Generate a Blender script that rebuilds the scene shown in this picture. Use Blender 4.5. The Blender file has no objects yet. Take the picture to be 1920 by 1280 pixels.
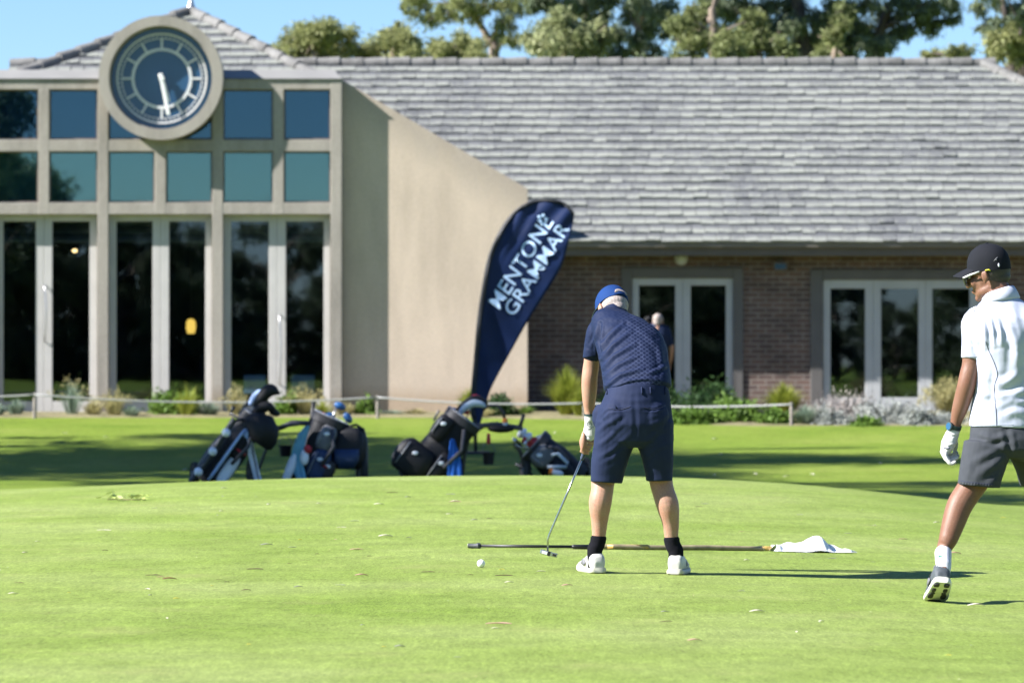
import bpy, bmesh, math, random
import numpy as np
from mathutils import Vector, Matrix, Quaternion, noise as mnoise

S = bpy.context.scene
COL = S.collection
random.seed(7); RNG = np.random.default_rng(11)
R = math.radians

# ------------------------------------------------------------------ camera, sky, sun, exposure
H, F, HY, CXP = 1.15, 8000.0, 660.0, 960.0          # eye height, focal length in photo pixels, horizon row, centre column
cam_d = bpy.data.cameras.new('camera'); cam = bpy.data.objects.new('camera', cam_d); COL.objects.link(cam)
cam.location = (0, 0, H)
cam.rotation_euler = (R(90) + math.atan((HY - 640) / F), 0, 0)
cam_d.sensor_width = 36; cam_d.lens = 36 * F / 1920
cam_d.clip_start = 0.5; cam_d.clip_end = 3000
cam_d.dof.use_dof = True; cam_d.dof.focus_distance = 21.9; cam_d.dof.aperture_fstop = 5.0; cam_d.dof.aperture_blades = 9
S.camera = cam
TO_SUN = Vector((-1.3, -0.36, 1.0)).normalized()
W = bpy.data.worlds.new('World'); S.world = W; W.use_nodes = True
wn = W.node_tree.nodes; wl = W.node_tree.links
bg = wn['Background']; sky = wn.new('ShaderNodeTexSky'); sky.sky_type = 'NISHITA'; sky.sun_disc = False
sky.sun_elevation = math.asin(TO_SUN.z); sky.sun_rotation = math.atan2(TO_SUN.x, TO_SUN.y)
sky.altitude = 1200; sky.air_density = 1.0; sky.dust_density = 0.0; sky.ozone_density = 6.0
tint = wn.new('ShaderNodeMix'); tint.data_type = 'RGBA'; tint.blend_type = 'MULTIPLY'; tint.inputs[0].default_value = 1; tint.inputs[7].default_value = (.93, .985, 1.08, 1)   # the clear deep blue of the photograph's sky
wl.new(sky.outputs[0], tint.inputs[6]); wl.new(tint.outputs[2], bg.inputs[0]); bg.inputs[1].default_value = 0.054
sun_d = bpy.data.lights.new('sun', 'SUN'); sun = bpy.data.objects.new('sun', sun_d); COL.objects.link(sun)
sun_d.energy = 5.0; sun_d.angle = R(0.5); sun_d.color = (1.0, 0.975, 0.95)
sun.rotation_euler = TO_SUN.to_track_quat('Z', 'Y').to_euler(); sun.location = (-30, -10, 30)
S.view_settings.view_transform = 'Standard'; S.view_settings.look = 'None'
S.view_settings.gamma = 1; S.view_settings.use_curve_mapping = False
S.view_settings.exposure = 1.64
S.cycles.use_denoising = True
S.cycles.max_bounces = 8; S.cycles.transparent_max_bounces = 16
S.cycles.caustics_reflective = False; S.cycles.caustics_refractive = False

# ------------------------------------------------------------------ helpers
def P(px, py, Y):                                    # photo pixel at distance Y -> world point
    return Vector(((px - CXP) / F * Y, Y, H + (HY - py) / F * Y))

def wloc(o):
    v = Vector((0, 0, 0))
    while o is not None:
        v = v + o.location; o = o.parent
    return v

def tag(o, label=None, cat=None, group=None, kind=None):
    if label: o['label'] = label
    if cat: o['category'] = cat
    if group: o['group'] = group
    if kind: o['kind'] = kind
    return o

def empty(name, loc, label=None, cat=None, group=None):
    o = bpy.data.objects.new(name, None); COL.objects.link(o); o.location = loc
    o.empty_display_size = 0.2
    return tag(o, label, cat, group)

class MB:
    def __init__(s): s.v = []; s.f = []; s.uv = None
    def add(s, vs, fs):
        b = len(s.v); s.v += [tuple(v) for v in vs]; s.f += [tuple(i + b for i in f) for f in fs]; return s
    def box(s, a, b):
        x0, y0, z0 = a; x1, y1, z1 = b
        if x0 > x1: x0, x1 = x1, x0
        if y0 > y1: y0, y1 = y1, y0
        if z0 > z1: z0, z1 = z1, z0
        return s.add([(x0,y0,z0),(x1,y0,z0),(x1,y1,z0),(x0,y1,z0),(x0,y0,z1),(x1,y0,z1),(x1,y1,z1),(x0,y1,z1)],
                     [(0,3,2,1),(4,5,6,7),(0,1,5,4),(1,2,6,5),(2,3,7,6),(3,0,4,7)])
    def prect(s, px0, py0, px1, py1, Y, th):         # photo rectangle at distance Y, thickness th going back
        a = P(px0, py0, Y); b = P(px1, py1, Y)
        return s.box((a.x, Y, a.z), (b.x, Y + th, b.z))
    def loft(s, rings, cap=True):
        b = len(s.v); n = len(rings[0])
        for r in rings: s.v += [tuple(p) for p in r]
        for i in range(len(rings) - 1):
            for j in range(n):
                k = (j + 1) % n
                s.f.append((b + i*n + j, b + i*n + k, b + (i+1)*n + k, b + (i+1)*n + j))
        if cap:
            s.f.append(tuple(b + j for j in reversed(range(n))))
            s.f.append(tuple(b + (len(rings)-1)*n + j for j in range(n)))
        return s
    def tube(s, pts, rad, n=10, cap=True, round_ends=False):
        pts = [Vector(p) for p in pts]
        if not hasattr(rad, '__len__'): rad = [rad] * len(pts)
        rad = list(rad)
        if round_ends:
            d0 = (pts[0]-pts[1]).normalized(); d1 = (pts[-1]-pts[-2]).normalized(); r0 = rad[0]; r1 = rad[-1]
            pre = [(pts[0]+d0*r0*math.sin(R(a)), r0*math.cos(R(a))) for a in (86, 60, 30)]
            post = [(pts[-1]+d1*r1*math.sin(R(a)), r1*math.cos(R(a))) for a in (30, 60, 86)]
            pts = [p for p, _ in pre] + pts + [p for p, _ in post]; rad = [r for _, r in pre] + rad + [r for _, r in post]
        rings = []; up = None
        for i, p in enumerate(pts):
            a = pts[max(i-1, 0)]; c = pts[min(i+1, len(pts)-1)]
            t = (c - a).normalized()
            if up is None:
                up = Vector((0, 0, 1)) if abs(t.z) < .9 else Vector((1, 0, 0))
            u = (up - t*up.dot(t)).normalized(); up = u; w = t.cross(u)
            rings.append([p + (u*math.cos(2*math.pi*j/n) + w*math.sin(2*math.pi*j/n))*rad[i] for j in range(n)])
        return s.loft(rings, cap)
    def limb(s, pr, n=14, sub=4):                     # smooth tapered limb through (point, radius)
        pts = [Vector(p) for p, _ in pr]; rs = [r for _, r in pr]; P2 = []; R2 = []
        for i in range(len(pts)-1):
            p0 = pts[max(i-1,0)]; p1 = pts[i]; p2 = pts[i+1]; p3 = pts[min(i+2,len(pts)-1)]
            r0 = rs[max(i-1,0)]; r1 = rs[i]; r2 = rs[i+1]; r3 = rs[min(i+2,len(rs)-1)]
            for k in range(sub):
                t = k/sub; t2 = t*t; t3 = t2*t
                cr = lambda a,b,c,d: .5*((2*b)+(c-a)*t+(2*a-5*b+4*c-d)*t2+(3*b-a-3*c+d)*t3)
                P2.append(cr(p0,p1,p2,p3)); R2.append(max(.002, cr(r0,r1,r2,r3)))
        P2.append(pts[-1]); R2.append(rs[-1])
        return s.tube(P2, R2, n, True, True)
    def ell(s, c, r, M=None, nu=16, nv=10):
        c = Vector(c); r = Vector(r) if hasattr(r, '__len__') else Vector((r, r, r)); rings = []
        for i in range(1, nv):
            a = math.pi*i/nv; rings.append([])
            for j in range(nu):
                b = 2*math.pi*j/nu
                q = Vector((r.x*math.sin(a)*math.cos(b), r.y*math.sin(a)*math.sin(b), -r.z*math.cos(a)))
                if M is not None: q = M @ q
                rings[-1].append(c + q)
        b0 = len(s.v); s.loft(rings, False); n = nu
        top = Vector((0,0,r.z)); bot = Vector((0,0,-r.z))
        if M is not None: top = M @ top; bot = M @ bot
        s.v += [tuple(c+bot), tuple(c+top)]; ib = len(s.v)-2; it = ib+1; L = b0+(nv-2)*n
        for j in range(n):
            k = (j+1) % n
            s.f.append((ib, b0+k, b0+j)); s.f.append((it, L+j, L+k))
        return s
    def sections(s, secs, n=28, e=2.0):               # secs: (centre, ax vector, ay vector) superellipse rings
        rings = []
        for c, ax, ay in secs:
            rr = []
            for j in range(n):
                t = 2*math.pi*j/n; ct, st = math.cos(t), math.sin(t)
                rr.append(Vector(c) + Vector(ax)*math.copysign(abs(ct)**(2/e), ct) + Vector(ay)*math.copysign(abs(st)**(2/e), st))
            rings.append(rr)
        return s.loft(rings)
    def xf(s, M, start=0):
        for i in range(start, len(s.v)): s.v[i] = tuple(M @ Vector(s.v[i]))
        return s
    def mesh(s, name, off=Vector((0,0,0)), smooth=False):
        me = bpy.data.meshes.new(name)
        me.from_pydata([(v[0]-off.x, v[1]-off.y, v[2]-off.z) for v in s.v], [], s.f)
        if smooth: me.polygons.foreach_set('use_smooth', [True]*len(me.polygons))
        me.update(); return me
    def build(s, name, mat, parent=None, loc=None, smooth=False, bevel=0, sharp=None, recalc=False):
        off = wloc(parent) if parent is not None else (Vector(loc) if loc is not None else Vector((0,0,0)))
        me = s.mesh(name, off, smooth or sharp is not None)
        if recalc or bevel:
            bm = bmesh.new(); bm.from_mesh(me)
            bmesh.ops.recalc_face_normals(bm, faces=bm.faces)
            if bevel:
                bmesh.ops.bevel(bm, geom=[e for e in bm.edges if len(e.link_faces) == 2 and e.calc_face_angle(0) > .5], offset=bevel, segments=2, affect='EDGES', profile=.5)
            bm.to_mesh(me); bm.free()
        if sharp is not None: me.set_sharp_from_angle(angle=R(sharp))
        me.materials.append(mat)
        o = bpy.data.objects.new(name, me); COL.objects.link(o)
        if parent is not None: o.parent = parent
        else: o.location = off
        return o

def organic(name, mb, mat, parent, voxel=.007, smooth=4, post=None):
    off = wloc(parent); me = mb.mesh(name, off)
    bm = bmesh.new(); bm.from_mesh(me); bmesh.ops.recalc_face_normals(bm, faces=bm.faces); bm.to_mesh(me); bm.free()
    o = bpy.data.objects.new(name, me); COL.objects.link(o)
    m = o.modifiers.new('r', 'REMESH'); m.mode = 'VOXEL'; m.voxel_size = voxel
    if smooth:
        m2 = o.modifiers.new('s', 'SMOOTH'); m2.factor = .5; m2.iterations = smooth
    me2 = bpy.data.meshes.new_from_object(o.evaluated_get(bpy.context.evaluated_depsgraph_get()))
    o.modifiers.clear(); o.data = me2; bpy.data.meshes.remove(me); me2.name = name
    o.parent = parent
    n = len(me2.vertices)
    if post and n:
        co = np.empty(n*3, 'f'); me2.vertices.foreach_get('co', co); co = co.reshape(-1, 3)
        no = np.empty(n*3, 'f'); me2.vertices.foreach_get('normal', no); no = no.reshape(-1, 3)
        d = post(co + np.array(off), no)
        co = co + no*d[:, None]
        me2.vertices.foreach_set('co', co.astype('f').ravel()); me2.update()
    me2.polygons.foreach_set('use_smooth', [True]*len(me2.polygons))
    me2.materials.clear(); me2.materials.append(mat)
    return o

def folds(lines, depth_axis=True):                    # cloth creases along polylines (A, B, amp, width)
    def f(co, no):
        d = np.zeros(len(co))
        for A, B, amp, w in lines:
            A = np.array(A); B = np.array(B); ab = B - A; L = ab @ ab
            t = np.clip(((co - A) @ ab)/L, 0, 1)
            dist = np.linalg.norm(co - (A + t[:, None]*ab), axis=1)
            x = dist/w
            fade = 1 - .7*np.abs(2*t - 1)**2
            d += amp*fade*(np.exp(-x*x)*1.0 - .6*np.exp(-(x-1.8)**2/.8))
        return d
    return f

def vnoise(co, sc, amp, seed=0):
    return np.array([mnoise.noise(Vector((c[0]*sc+seed, c[1]*sc, c[2]*sc)))*amp for c in co])

# ------------------------------------------------------------------ materials
def nmat(name):
    m = bpy.data.materials.new(name); m.use_nodes = True
    nt = m.node_tree; b = nt.nodes['Principled BSDF']
    return m, nt, b
def N(nt, t, **k):
    n = nt.nodes.new(t)
    for a, v in k.items():
        if a.startswith('i_'): n.inputs[a[2:].replace('_', ' ')].default_value = v
        else: setattr(n, a, v)
    return n
def ramp(nt, fac, stops):
    r = nt.nodes.new('ShaderNodeValToRGB'); nt.links.new(fac, r.inputs[0])
    el = r.color_ramp.elements
    while len(el) < len(stops): el.new(.5)
    for e, (p, c) in zip(el, stops):
        e.position = p; e.color = (c[0], c[1], c[2], 1) if hasattr(c, '__len__') else (c, c, c, 1)
    return r
def mixc(nt, fac, a, b, mode='MIX'):
    m = nt.nodes.new('ShaderNodeMix'); m.data_type = 'RGBA'; m.blend_type = mode
    for i, v in ((0, fac), (6, a), (7, b)):
        if hasattr(v, 'is_output') or isinstance(v, bpy.types.NodeSocket): nt.links.new(v, m.inputs[i])
        elif i == 0: m.inputs[0].default_value = v
        else: m.inputs[i].default_value = (v[0], v[1], v[2], 1)
    return m.outputs[2]
def math_n(nt, op, a, b=None, c=None):
    m = nt.nodes.new('ShaderNodeMath'); m.operation = op
    for i, v in enumerate((a, b, c)):
        if v is None: continue
        if isinstance(v, bpy.types.NodeSocket): nt.links.new(v, m.inputs[i])
        else: m.inputs[i].default_value = v
    return m.outputs[0]

def mat(name, col, rough=.6, var=.15, vs=8, bump=0, bs=60, metal=0, spec=.5, island=0, sheen=0, coat=0):
    m, nt, b = nmat(name)
    tc = N(nt, 'ShaderNodeTexCoord'); o = tc.outputs['Object']
    base = None
    if var:
        n1 = N(nt, 'ShaderNodeTexNoise'); n1.inputs['Scale'].default_value = vs; n1.inputs['Detail'].default_value = 6
        nt.links.new(o, n1.inputs['Vector'])
        lo = [max(0, c*(1-var)) for c in col]; hi = [min(1, c*(1+var)) for c in col]
        base = ramp(nt, n1.outputs['Fac'], [(.3, lo), (.7, hi)]).outputs[0]
    if island:
        g = N(nt, 'ShaderNodeNewGeometry')
        k = math_n(nt, 'MULTIPLY_ADD', g.outputs['Random Per Island'], 2*island, 1-island)
        hs = N(nt, 'ShaderNodeHueSaturation'); nt.links.new(k, hs.inputs['Value'])
        if base is not None: nt.links.new(base, hs.inputs['Color'])
        else: hs.inputs['Color'].default_value = (*col, 1)
        base = hs.outputs[0]
    if base is not None: nt.links.new(base, b.inputs['Base Color'])
    else: b.inputs['Base Color'].default_value = (*col, 1)
    b.inputs['Roughness'].default_value = rough; b.inputs['Metallic'].default_value = metal
    b.inputs['Specular IOR Level'].default_value = spec
    if sheen: b.inputs['Sheen Weight'].default_value = sheen
    if coat: b.inputs['Coat Weight'].default_value = coat
    if bump:
        n2 = N(nt, 'ShaderNodeTexNoise'); n2.inputs['Scale'].default_value = bs; n2.inputs['Detail'].default_value = 5
        nt.links.new(o, n2.inputs['Vector'])
        bp = N(nt, 'ShaderNodeBump'); bp.inputs['Strength'].default_value = 1; bp.inputs['Distance'].default_value = bump
        nt.links.new(n2.outputs['Fac'], bp.inputs['Height']); nt.links.new(bp.outputs[0], b.inputs['Normal'])
    return m

def leaf_mat(name, col, col2, trans=.38, rough=.55, vs=1.2, island=.35):
    m, nt, b = nmat(name)
    out = nt.nodes['Material Output']
    tc = N(nt, 'ShaderNodeTexCoord'); n1 = N(nt, 'ShaderNodeTexNoise'); n1.inputs['Scale'].default_value = vs
    nt.links.new(tc.outputs['Object'], n1.inputs['Vector'])
    base = ramp(nt, n1.outputs['Fac'], [(.35, col), (.65, col2)]).outputs[0]
    g = N(nt, 'ShaderNodeNewGeometry'); k = math_n(nt, 'MULTIPLY_ADD', g.outputs['Random Per Island'], 2*island, 1-island)
    hs = N(nt, 'ShaderNodeHueSaturation'); nt.links.new(k, hs.inputs['Value']); nt.links.new(base, hs.inputs['Color'])
    nt.links.new(hs.outputs[0], b.inputs['Base Color']); b.inputs['Roughness'].default_value = rough
    b.inputs['Specular IOR Level'].default_value = .2
    t = N(nt, 'ShaderNodeBsdfTranslucent'); nt.links.new(hs.outputs[0], t.inputs['Color'])
    mx = N(nt, 'ShaderNodeMixShader'); mx.inputs[0].default_value = trans
    nt.links.new(b.outputs[0], mx.inputs[1]); nt.links.new(t.outputs[0], mx.inputs[2]); nt.links.new(mx.outputs[0], out.inputs['Surface'])
    return m

def glass_mat(name, tint, refl, rough=.015, rcol=(1,1,1)):
    m, nt, b = nmat(name); nt.nodes.remove(b); out = nt.nodes['Material Output']
    tr = N(nt, 'ShaderNodeBsdfTransparent'); tr.inputs[0].default_value = (*tint, 1)
    gl = N(nt, 'ShaderNodeBsdfGlossy'); gl.inputs['Roughness'].default_value = rough; gl.inputs['Color'].default_value = (*rcol, 1)
    tc = N(nt, 'ShaderNodeTexCoord'); n1 = N(nt, 'ShaderNodeTexNoise'); n1.inputs['Scale'].default_value = .9
    nt.links.new(tc.outputs['Object'], n1.inputs['Vector'])
    bp = N(nt, 'ShaderNodeBump'); bp.inputs['Strength'].default_value = .04; bp.inputs['Distance'].default_value = .02
    nt.links.new(n1.outputs['Fac'], bp.inputs['Height']); nt.links.new(bp.outputs[0], gl.inputs['Normal'])
    mx = N(nt, 'ShaderNodeMixShader'); mx.inputs[0].default_value = refl
    nt.links.new(tr.outputs[0], mx.inputs[1]); nt.links.new(gl.outputs[0], mx.inputs[2]); nt.links.new(mx.outputs[0], out.inputs['Surface'])
    return m

def grass_mat(name, c_lo, c_mid, c_hi, bump=.004, bs=260):
    m, nt, b = nmat(name)
    g = N(nt, 'ShaderNodeNewGeometry'); pos = g.outputs['Position']
    def noi(sc, det=4, rough=.6, sy=1.0):
        n = N(nt, 'ShaderNodeTexNoise'); n.inputs['Scale'].default_value = sc; n.inputs['Detail'].default_value = det; n.inputs['Roughness'].default_value = rough
        if sy != 1:
            mp = N(nt, 'ShaderNodeMapping'); mp.inputs['Scale'].default_value = (1, sy, 1); nt.links.new(pos, mp.inputs[0]); nt.links.new(mp.outputs[0], n.inputs['Vector'])
        else: nt.links.new(pos, n.inputs['Vector'])
        return n.outputs['Fac']
    big = ramp(nt, noi(.45, 5), [(.3, c_lo), (.5, c_mid), (.72, c_hi)]).outputs[0]
    patch = ramp(nt, noi(2.6, 7, .75), [(.3, .80), (.7, 1.20)]).outputs[0]
    fine = ramp(nt, noi(60, 4, .75), [(.25, .50), (.75, 1.50)]).outputs[0]
    fine2 = ramp(nt, noi(260, 3, .7), [(.25, .55), (.75, 1.45)]).outputs[0]
    nap = ramp(nt, noi(95, 4, .75, .11), [(.25, .66), (.75, 1.34)]).outputs[0]; nap2 = ramp(nt, noi(22, 4, .75, .16), [(.3, .86), (.7, 1.14)]).outputs[0]
    big = mixc(nt, 1.0, big, nap, 'MULTIPLY'); big = mixc(nt, 1.0, big, nap2, 'MULTIPLY')
    c = mixc(nt, 1.0, big, patch, 'MULTIPLY'); c = mixc(nt, 1.0, c, fine, 'MULTIPLY'); c = mixc(nt, 1.0, c, fine2, 'MULTIPLY')
    yel = ramp(nt, noi(1.4, 6, .75), [(.55, 0.0), (.75, .45)]).outputs[0]
    c = mixc(nt, yel, c, [c_hi[0]*1.25, c_hi[1]*.98, c_hi[2]*1.3])
    nt.links.new(c, b.inputs['Base Color']); b.inputs['Roughness'].default_value = .7
    b.inputs['Specular IOR Level'].default_value = .08
    bp = N(nt, 'ShaderNodeBump'); bp.inputs['Strength'].default_value = 1; bp.inputs['Distance'].default_value = bump
    nt.links.new(noi(bs, 4, .7), bp.inputs['Height']); nt.links.new(bp.outputs[0], b.inputs['Normal'])
    return m

def concrete_mat(name, col, stain=.3, rake=None, splash=True):
    m, nt, b = nmat(name)
    g = N(nt, 'ShaderNodeNewGeometry')
    mp = N(nt, 'ShaderNodeMapping'); mp.inputs['Scale'].default_value = (2.2, 2.2, .5); nt.links.new(g.outputs['Position'], mp.inputs[0])
    n1 = N(nt, 'ShaderNodeTexNoise'); n1.inputs['Scale'].default_value = 1.0; n1.inputs['Detail'].default_value = 8; n1.inputs['Roughness'].default_value = .65
    nt.links.new(mp.outputs[0], n1.inputs['Vector'])
    n2 = N(nt, 'ShaderNodeTexNoise'); n2.inputs['Scale'].default_value = 35; n2.inputs['Detail'].default_value = 5
    nt.links.new(g.outputs['Position'], n2.inputs['Vector'])
    a = ramp(nt, n1.outputs['Fac'], [(.32, [c*(1-stain) for c in col]), (.55, col), (.75, [min(1, c*1.1) for c in col])]).outputs[0]
    f = ramp(nt, n2.outputs['Fac'], [(.3, .9), (.7, 1.08)]).outputs[0]
    c = mixc(nt, 1.0, a, f, 'MULTIPLY'); sp = N(nt, 'ShaderNodeSeparateXYZ'); nt.links.new(g.outputs['Position'], sp.inputs[0])
    def darken(c, fac, col2): return mixc(nt, fac, c, mixc(nt, 1.0, c, col2, 'MULTIPLY'))
    if splash:                                         # soil splashed up from the bed
        s1 = math_n(nt, 'ADD', sp.outputs[2], math_n(nt, 'MULTIPLY', n1.outputs['Fac'], -.7))
        c = darken(c, ramp(nt, s1, [(.0, .75), (.25, .0)]).outputs[0], (.72,.66,.58))
    if rake:                                           # grey rain staining under the sloping top
        x0, z0, sl = rake
        d = math_n(nt, 'SUBTRACT', math_n(nt, 'MULTIPLY_ADD', sp.outputs[0], sl, z0-sl*x0), sp.outputs[2])
        d = math_n(nt, 'ADD', d, math_n(nt, 'MULTIPLY_ADD', n1.outputs['Fac'], -1.5, .62))
        c = darken(c, ramp(nt, d, [(.0, .9), (.55, .0)]).outputs[0], (.72,.74,.77))
    nt.links.new(c, b.inputs['Base Color']); b.inputs['Roughness'].default_value = .85; b.inputs['Specular IOR Level'].default_value = .25
    bp = N(nt, 'ShaderNodeBump'); bp.inputs['Strength'].default_value = .6; bp.inputs['Distance'].default_value = .006
    nt.links.new(n2.outputs['Fac'], bp.inputs['Height']); nt.links.new(bp.outputs[0], b.inputs['Normal'])
    return m
# ------------------------------------------------------------------ terrain
_PY = [-300,10,18,22,26,30,33,35,37,40,44,48,51,54,58,62,66,70,90,400]
_PZ = [0,0,0,0,.032,.08,.124,.122,.085,-.08,-.28,-.36,-.34,-.27,-.09,.05,.12,.14,.15,.15]
_ys = np.linspace(-300, 400, 14001); _zz = np.interp(_ys, _PY, _PZ)
_k = np.exp(-.5*(np.arange(-60, 61)*.05/.9)**2); _k /= _k.sum()
_zz = np.convolve(np.pad(_zz, 60, mode='edge'), _k, 'valid')
_xs = np.linspace(-40, 40, 1601)
def _smx(xp, zp):
    z = np.interp(_xs, xp, zp); k = np.exp(-.5*(np.arange(-20, 21)*.05/.35)**2); k /= k.sum()
    return np.convolve(np.pad(z, 20, mode='edge'), k, 'valid')
_NZ = _smx([-30,-4,-2,0,.6,2,3,4.5,30], [-.06,-.03,-.005,.004,0,-.042,-.07,-.11,-.3])
_CZ = _smx([-30,-4.3,-2.5,-1.2,.2,1.5,2.4,3.3,4.3,30], [-.3,-.124,-.048,-.012,0,-.02,-.07,-.16,-.28,-.5])
def sm(a, b, x):
    t = np.clip((x-a)/(b-a), 0, 1); return t*t*(3-2*t)
def terrain(X, Y):
    X = np.asarray(X, float); Y = np.asarray(Y, float)
    n = np.interp(X, _xs, _NZ); c = np.interp(X, _xs, _CZ); w = sm(23, 35, Y); f = 1 - sm(38, 47, Y)
    return np.interp(Y, _ys, _zz) + (n*(1-w) + c*w)*f
GREEN_T = .012
def gz(x, y): return float(terrain(x, y)) + (GREEN_T if y < 39 else 0)
def ground_hit(px, py, y0=12, y1=75):
    Y = np.linspace(y0, y1, 8000); p = HY + (H - terrain((px-CXP)/F*Y, Y) - np.where(Y < 39, GREEN_T, 0))/Y*F
    i = int(np.argmax(p <= py)); y = float(Y[i])
    x = (px-CXP)/F*y
    return Vector((x, y, gz(x, y)))

def grid_mesh(name, xs, ys, zf, m, kind='structure'):
    X, Y = np.meshgrid(xs, ys); Z = zf(X, Y); nx = len(xs); ny = len(ys)
    v = np.stack([X.ravel(), Y.ravel(), Z.ravel()], 1)
    i = np.arange((ny-1)*(nx-1)); r = i//(nx-1); c = i % (nx-1); a = r*nx + c
    f = np.stack([a, a+1, a+nx+1, a+nx], 1)
    me = bpy.data.meshes.new(name); me.from_pydata(v.tolist(), [], f.tolist())
    me.polygons.foreach_set('use_smooth', [True]*len(me.polygons)); me.materials.append(m)
    o = bpy.data.objects.new(name, me); COL.objects.link(o); o['kind'] = kind
    return o

GA, GB, GCY, GE = 11.0, 16.0, 24.2, 3.0                # putting green outline (superellipse)
def green_r(X, Y): return (np.abs(X/GA)**GE + np.abs((Y-GCY)/GB)**GE)**(1/GE)
M_green = grass_mat('green_turf', (.152,.216,.036), (.192,.250,.058), (.234,.282,.090), .005, 210)
M_fair = grass_mat('fairway_turf', (.108,.168,.020), (.146,.205,.028), (.182,.226,.044), .012, 90)
xs = np.concatenate([np.linspace(-400,-40,10), np.linspace(-36,-12,13), np.linspace(-11.5,11.5,93), np.linspace(12,36,13), np.linspace(40,400,10)])
ysg = np.concatenate([np.linspace(-250,0,12), np.linspace(2,76,297), np.linspace(80,600,14)])
grid_mesh('fairway', xs, ysg, lambda X, Y: terrain(X, Y) - .07*(1-sm(.93, 1.0, green_r(X, Y))), M_fair)
# putting green, a polar sheet
vs = [(0, GCY, float(terrain(0, GCY)) + GREEN_T)]; fs = []; NA, NR = 180, 110
for i in range(1, NR+1):
    r = i/NR
    for j in range(NA):
        t = 2*math.pi*j/NA; c, s_ = math.cos(t), math.sin(t)
        k = (abs(c)**GE + abs(s_)**GE)**(-1/GE)
        x = GA*r*k*c; y = GCY + GB*r*k*s_
        vs.append((x, y, float(terrain(x, y)) + GREEN_T - (.03 if i == NR else 0)))
for j in range(NA): fs.append((0, 1+j, 1+(j+1) % NA))
for i in range(NR-1):
    for j in range(NA):
        a = 1+i*NA+j; b = 1+i*NA+(j+1) % NA; fs.append((a, a+NA, b+NA, b))
tag(MB().add(vs, fs).build('putting_green', M_green, smooth=True), kind='structure')
# mulch bed along the building
M_mulch = mat('mulch', (.17,.15,.07), .95, .4, 5, .03, 30)
def bed_edge(x): return float(np.interp(x, [-40,-1,1.2,3.2,40], [66.6,66.6,65.4,62.4,62.4]))
mb = MB(); xb = np.linspace(-30, 30, 121); ring = []
for x in xb:
    e = bed_edge(x)
    for k in range(9):
        y = e + (71.6-e)*k/8; mb.v.append((x, y, float(terrain(x, y)) + (.03 if k else -.02)))
for i in range(120):
    for k in range(8):
        a = i*9+k; mb.f.append((a, a+9, a+10, a+1))
tag(mb.build('garden_bed', M_mulch, smooth=True), kind='structure')

# ------------------------------------------------------------------ clubhouse
FY, WY, BY = 70.3, 70.51, 71.5                         # facade front, wing wall front, brick wall front
club = empty('clubhouse', (0, 70.3, .12), 'long clubhouse with glazed clock facade, grey tiled roof and brick wing behind the fairway', 'clubhouse')
M_conc = concrete_mat('frame_concrete', (.335,.305,.265), .26)
M_rend = concrete_mat('wall_render', (.55,.452,.355), .15, (P(642,0,70.5).x, P(0,150,70.5).z, -.586))
M_flash = mat('flashing', (.20,.195,.185), .6, .08, 2)
M_alu = mat('door_frame_paint', (.47,.45,.43), .45, .06, 3)
M_alu2 = mat('door_frame_pale', (.42,.425,.43), .45, .06, 3)
M_surr = mat('door_surround', (.105,.097,.092), .6, .1, 3)
M_gutter = mat('gutter_brown', (.10,.082,.074), .5, .1, 3)
M_soffit = mat('soffit', (.16,.14,.12), .7, .1, 3)
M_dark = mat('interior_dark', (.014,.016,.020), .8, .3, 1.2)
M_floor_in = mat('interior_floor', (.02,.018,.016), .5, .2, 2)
M_glass = glass_mat('door_glass', (.66,.72,.76), .08, .012, (.80,.90,1))
M_glass_t = glass_mat('teal_glass', (.50,.68,.74), .17, .012, (.60,.86,.78))
M_glass_b = glass_mat('blue_glass', (.42,.58,.74), .12, .012, (.42,.66,.74))
M_clockglass = mat('clock_glass', (.022,.070,.145), .12, .2, 1, spec=.6)
M_backing = mat('backing_teal', (.07,.125,.14), .9, .08, 2)  # teal standing in for the reflected tone of the upper panes
M_dial = mat('dial_metal', (.62,.62,.62), .5, .05, 5)
M_hand = mat('hand_white', (.80,.80,.78), .5, .03, 5)
M_metal = mat('brushed_metal', (.40,.40,.41), .35, .1, 5, metal=.7)

def brick_mat():
    m, nt, b = nmat('brick')
    g = N(nt, 'ShaderNodeNewGeometry'); sp = N(nt, 'ShaderNodeSeparateXYZ'); nt.links.new(g.outputs['Position'], sp.inputs[0])
    cb = N(nt, 'ShaderNodeCombineXYZ'); nt.links.new(sp.outputs[0], cb.inputs[0]); nt.links.new(sp.outputs[2], cb.inputs[1])
    br = N(nt, 'ShaderNodeTexBrick'); nt.links.new(cb.outputs[0], br.inputs['Vector'])
    br.inputs['Scale'].default_value = 1; br.inputs['Brick Width'].default_value = .25; br.inputs['Row Height'].default_value = .086
    br.inputs['Mortar Size'].default_value = .012; br.inputs['Mortar Smooth'].default_value = .3; br.inputs['Bias'].default_value = 0
    br.inputs['Color1'].default_value = (.135,.082,.066,1); br.inputs['Color2'].default_value = (.082,.055,.050,1); br.inputs['Mortar'].default_value = (.20,.172,.148,1)
    n = N(nt, 'ShaderNodeTexNoise'); n.inputs['Scale'].default_value = 3; n.inputs['Detail'].default_value = 6; nt.links.new(g.outputs['Position'], n.inputs['Vector'])
    v = ramp(nt, n.outputs['Fac'], [(.3, .75), (.7, 1.3)]).outputs[0]
    nt.links.new(mixc(nt, 1.0, br.outputs['Color'], v, 'MULTIPLY'), b.inputs['Base Color']); b.inputs['Roughness'].default_value = .85
    bp = N(nt, 'ShaderNodeBump'); bp.inputs['Strength'].default_value = 1; bp.inputs['Distance'].default_value = .008; bp.invert = True
    nt.links.new(br.outputs['Fac'], bp.inputs['Height']); nt.links.new(bp.outputs[0], b.inputs['Normal'])
    return m
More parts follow.
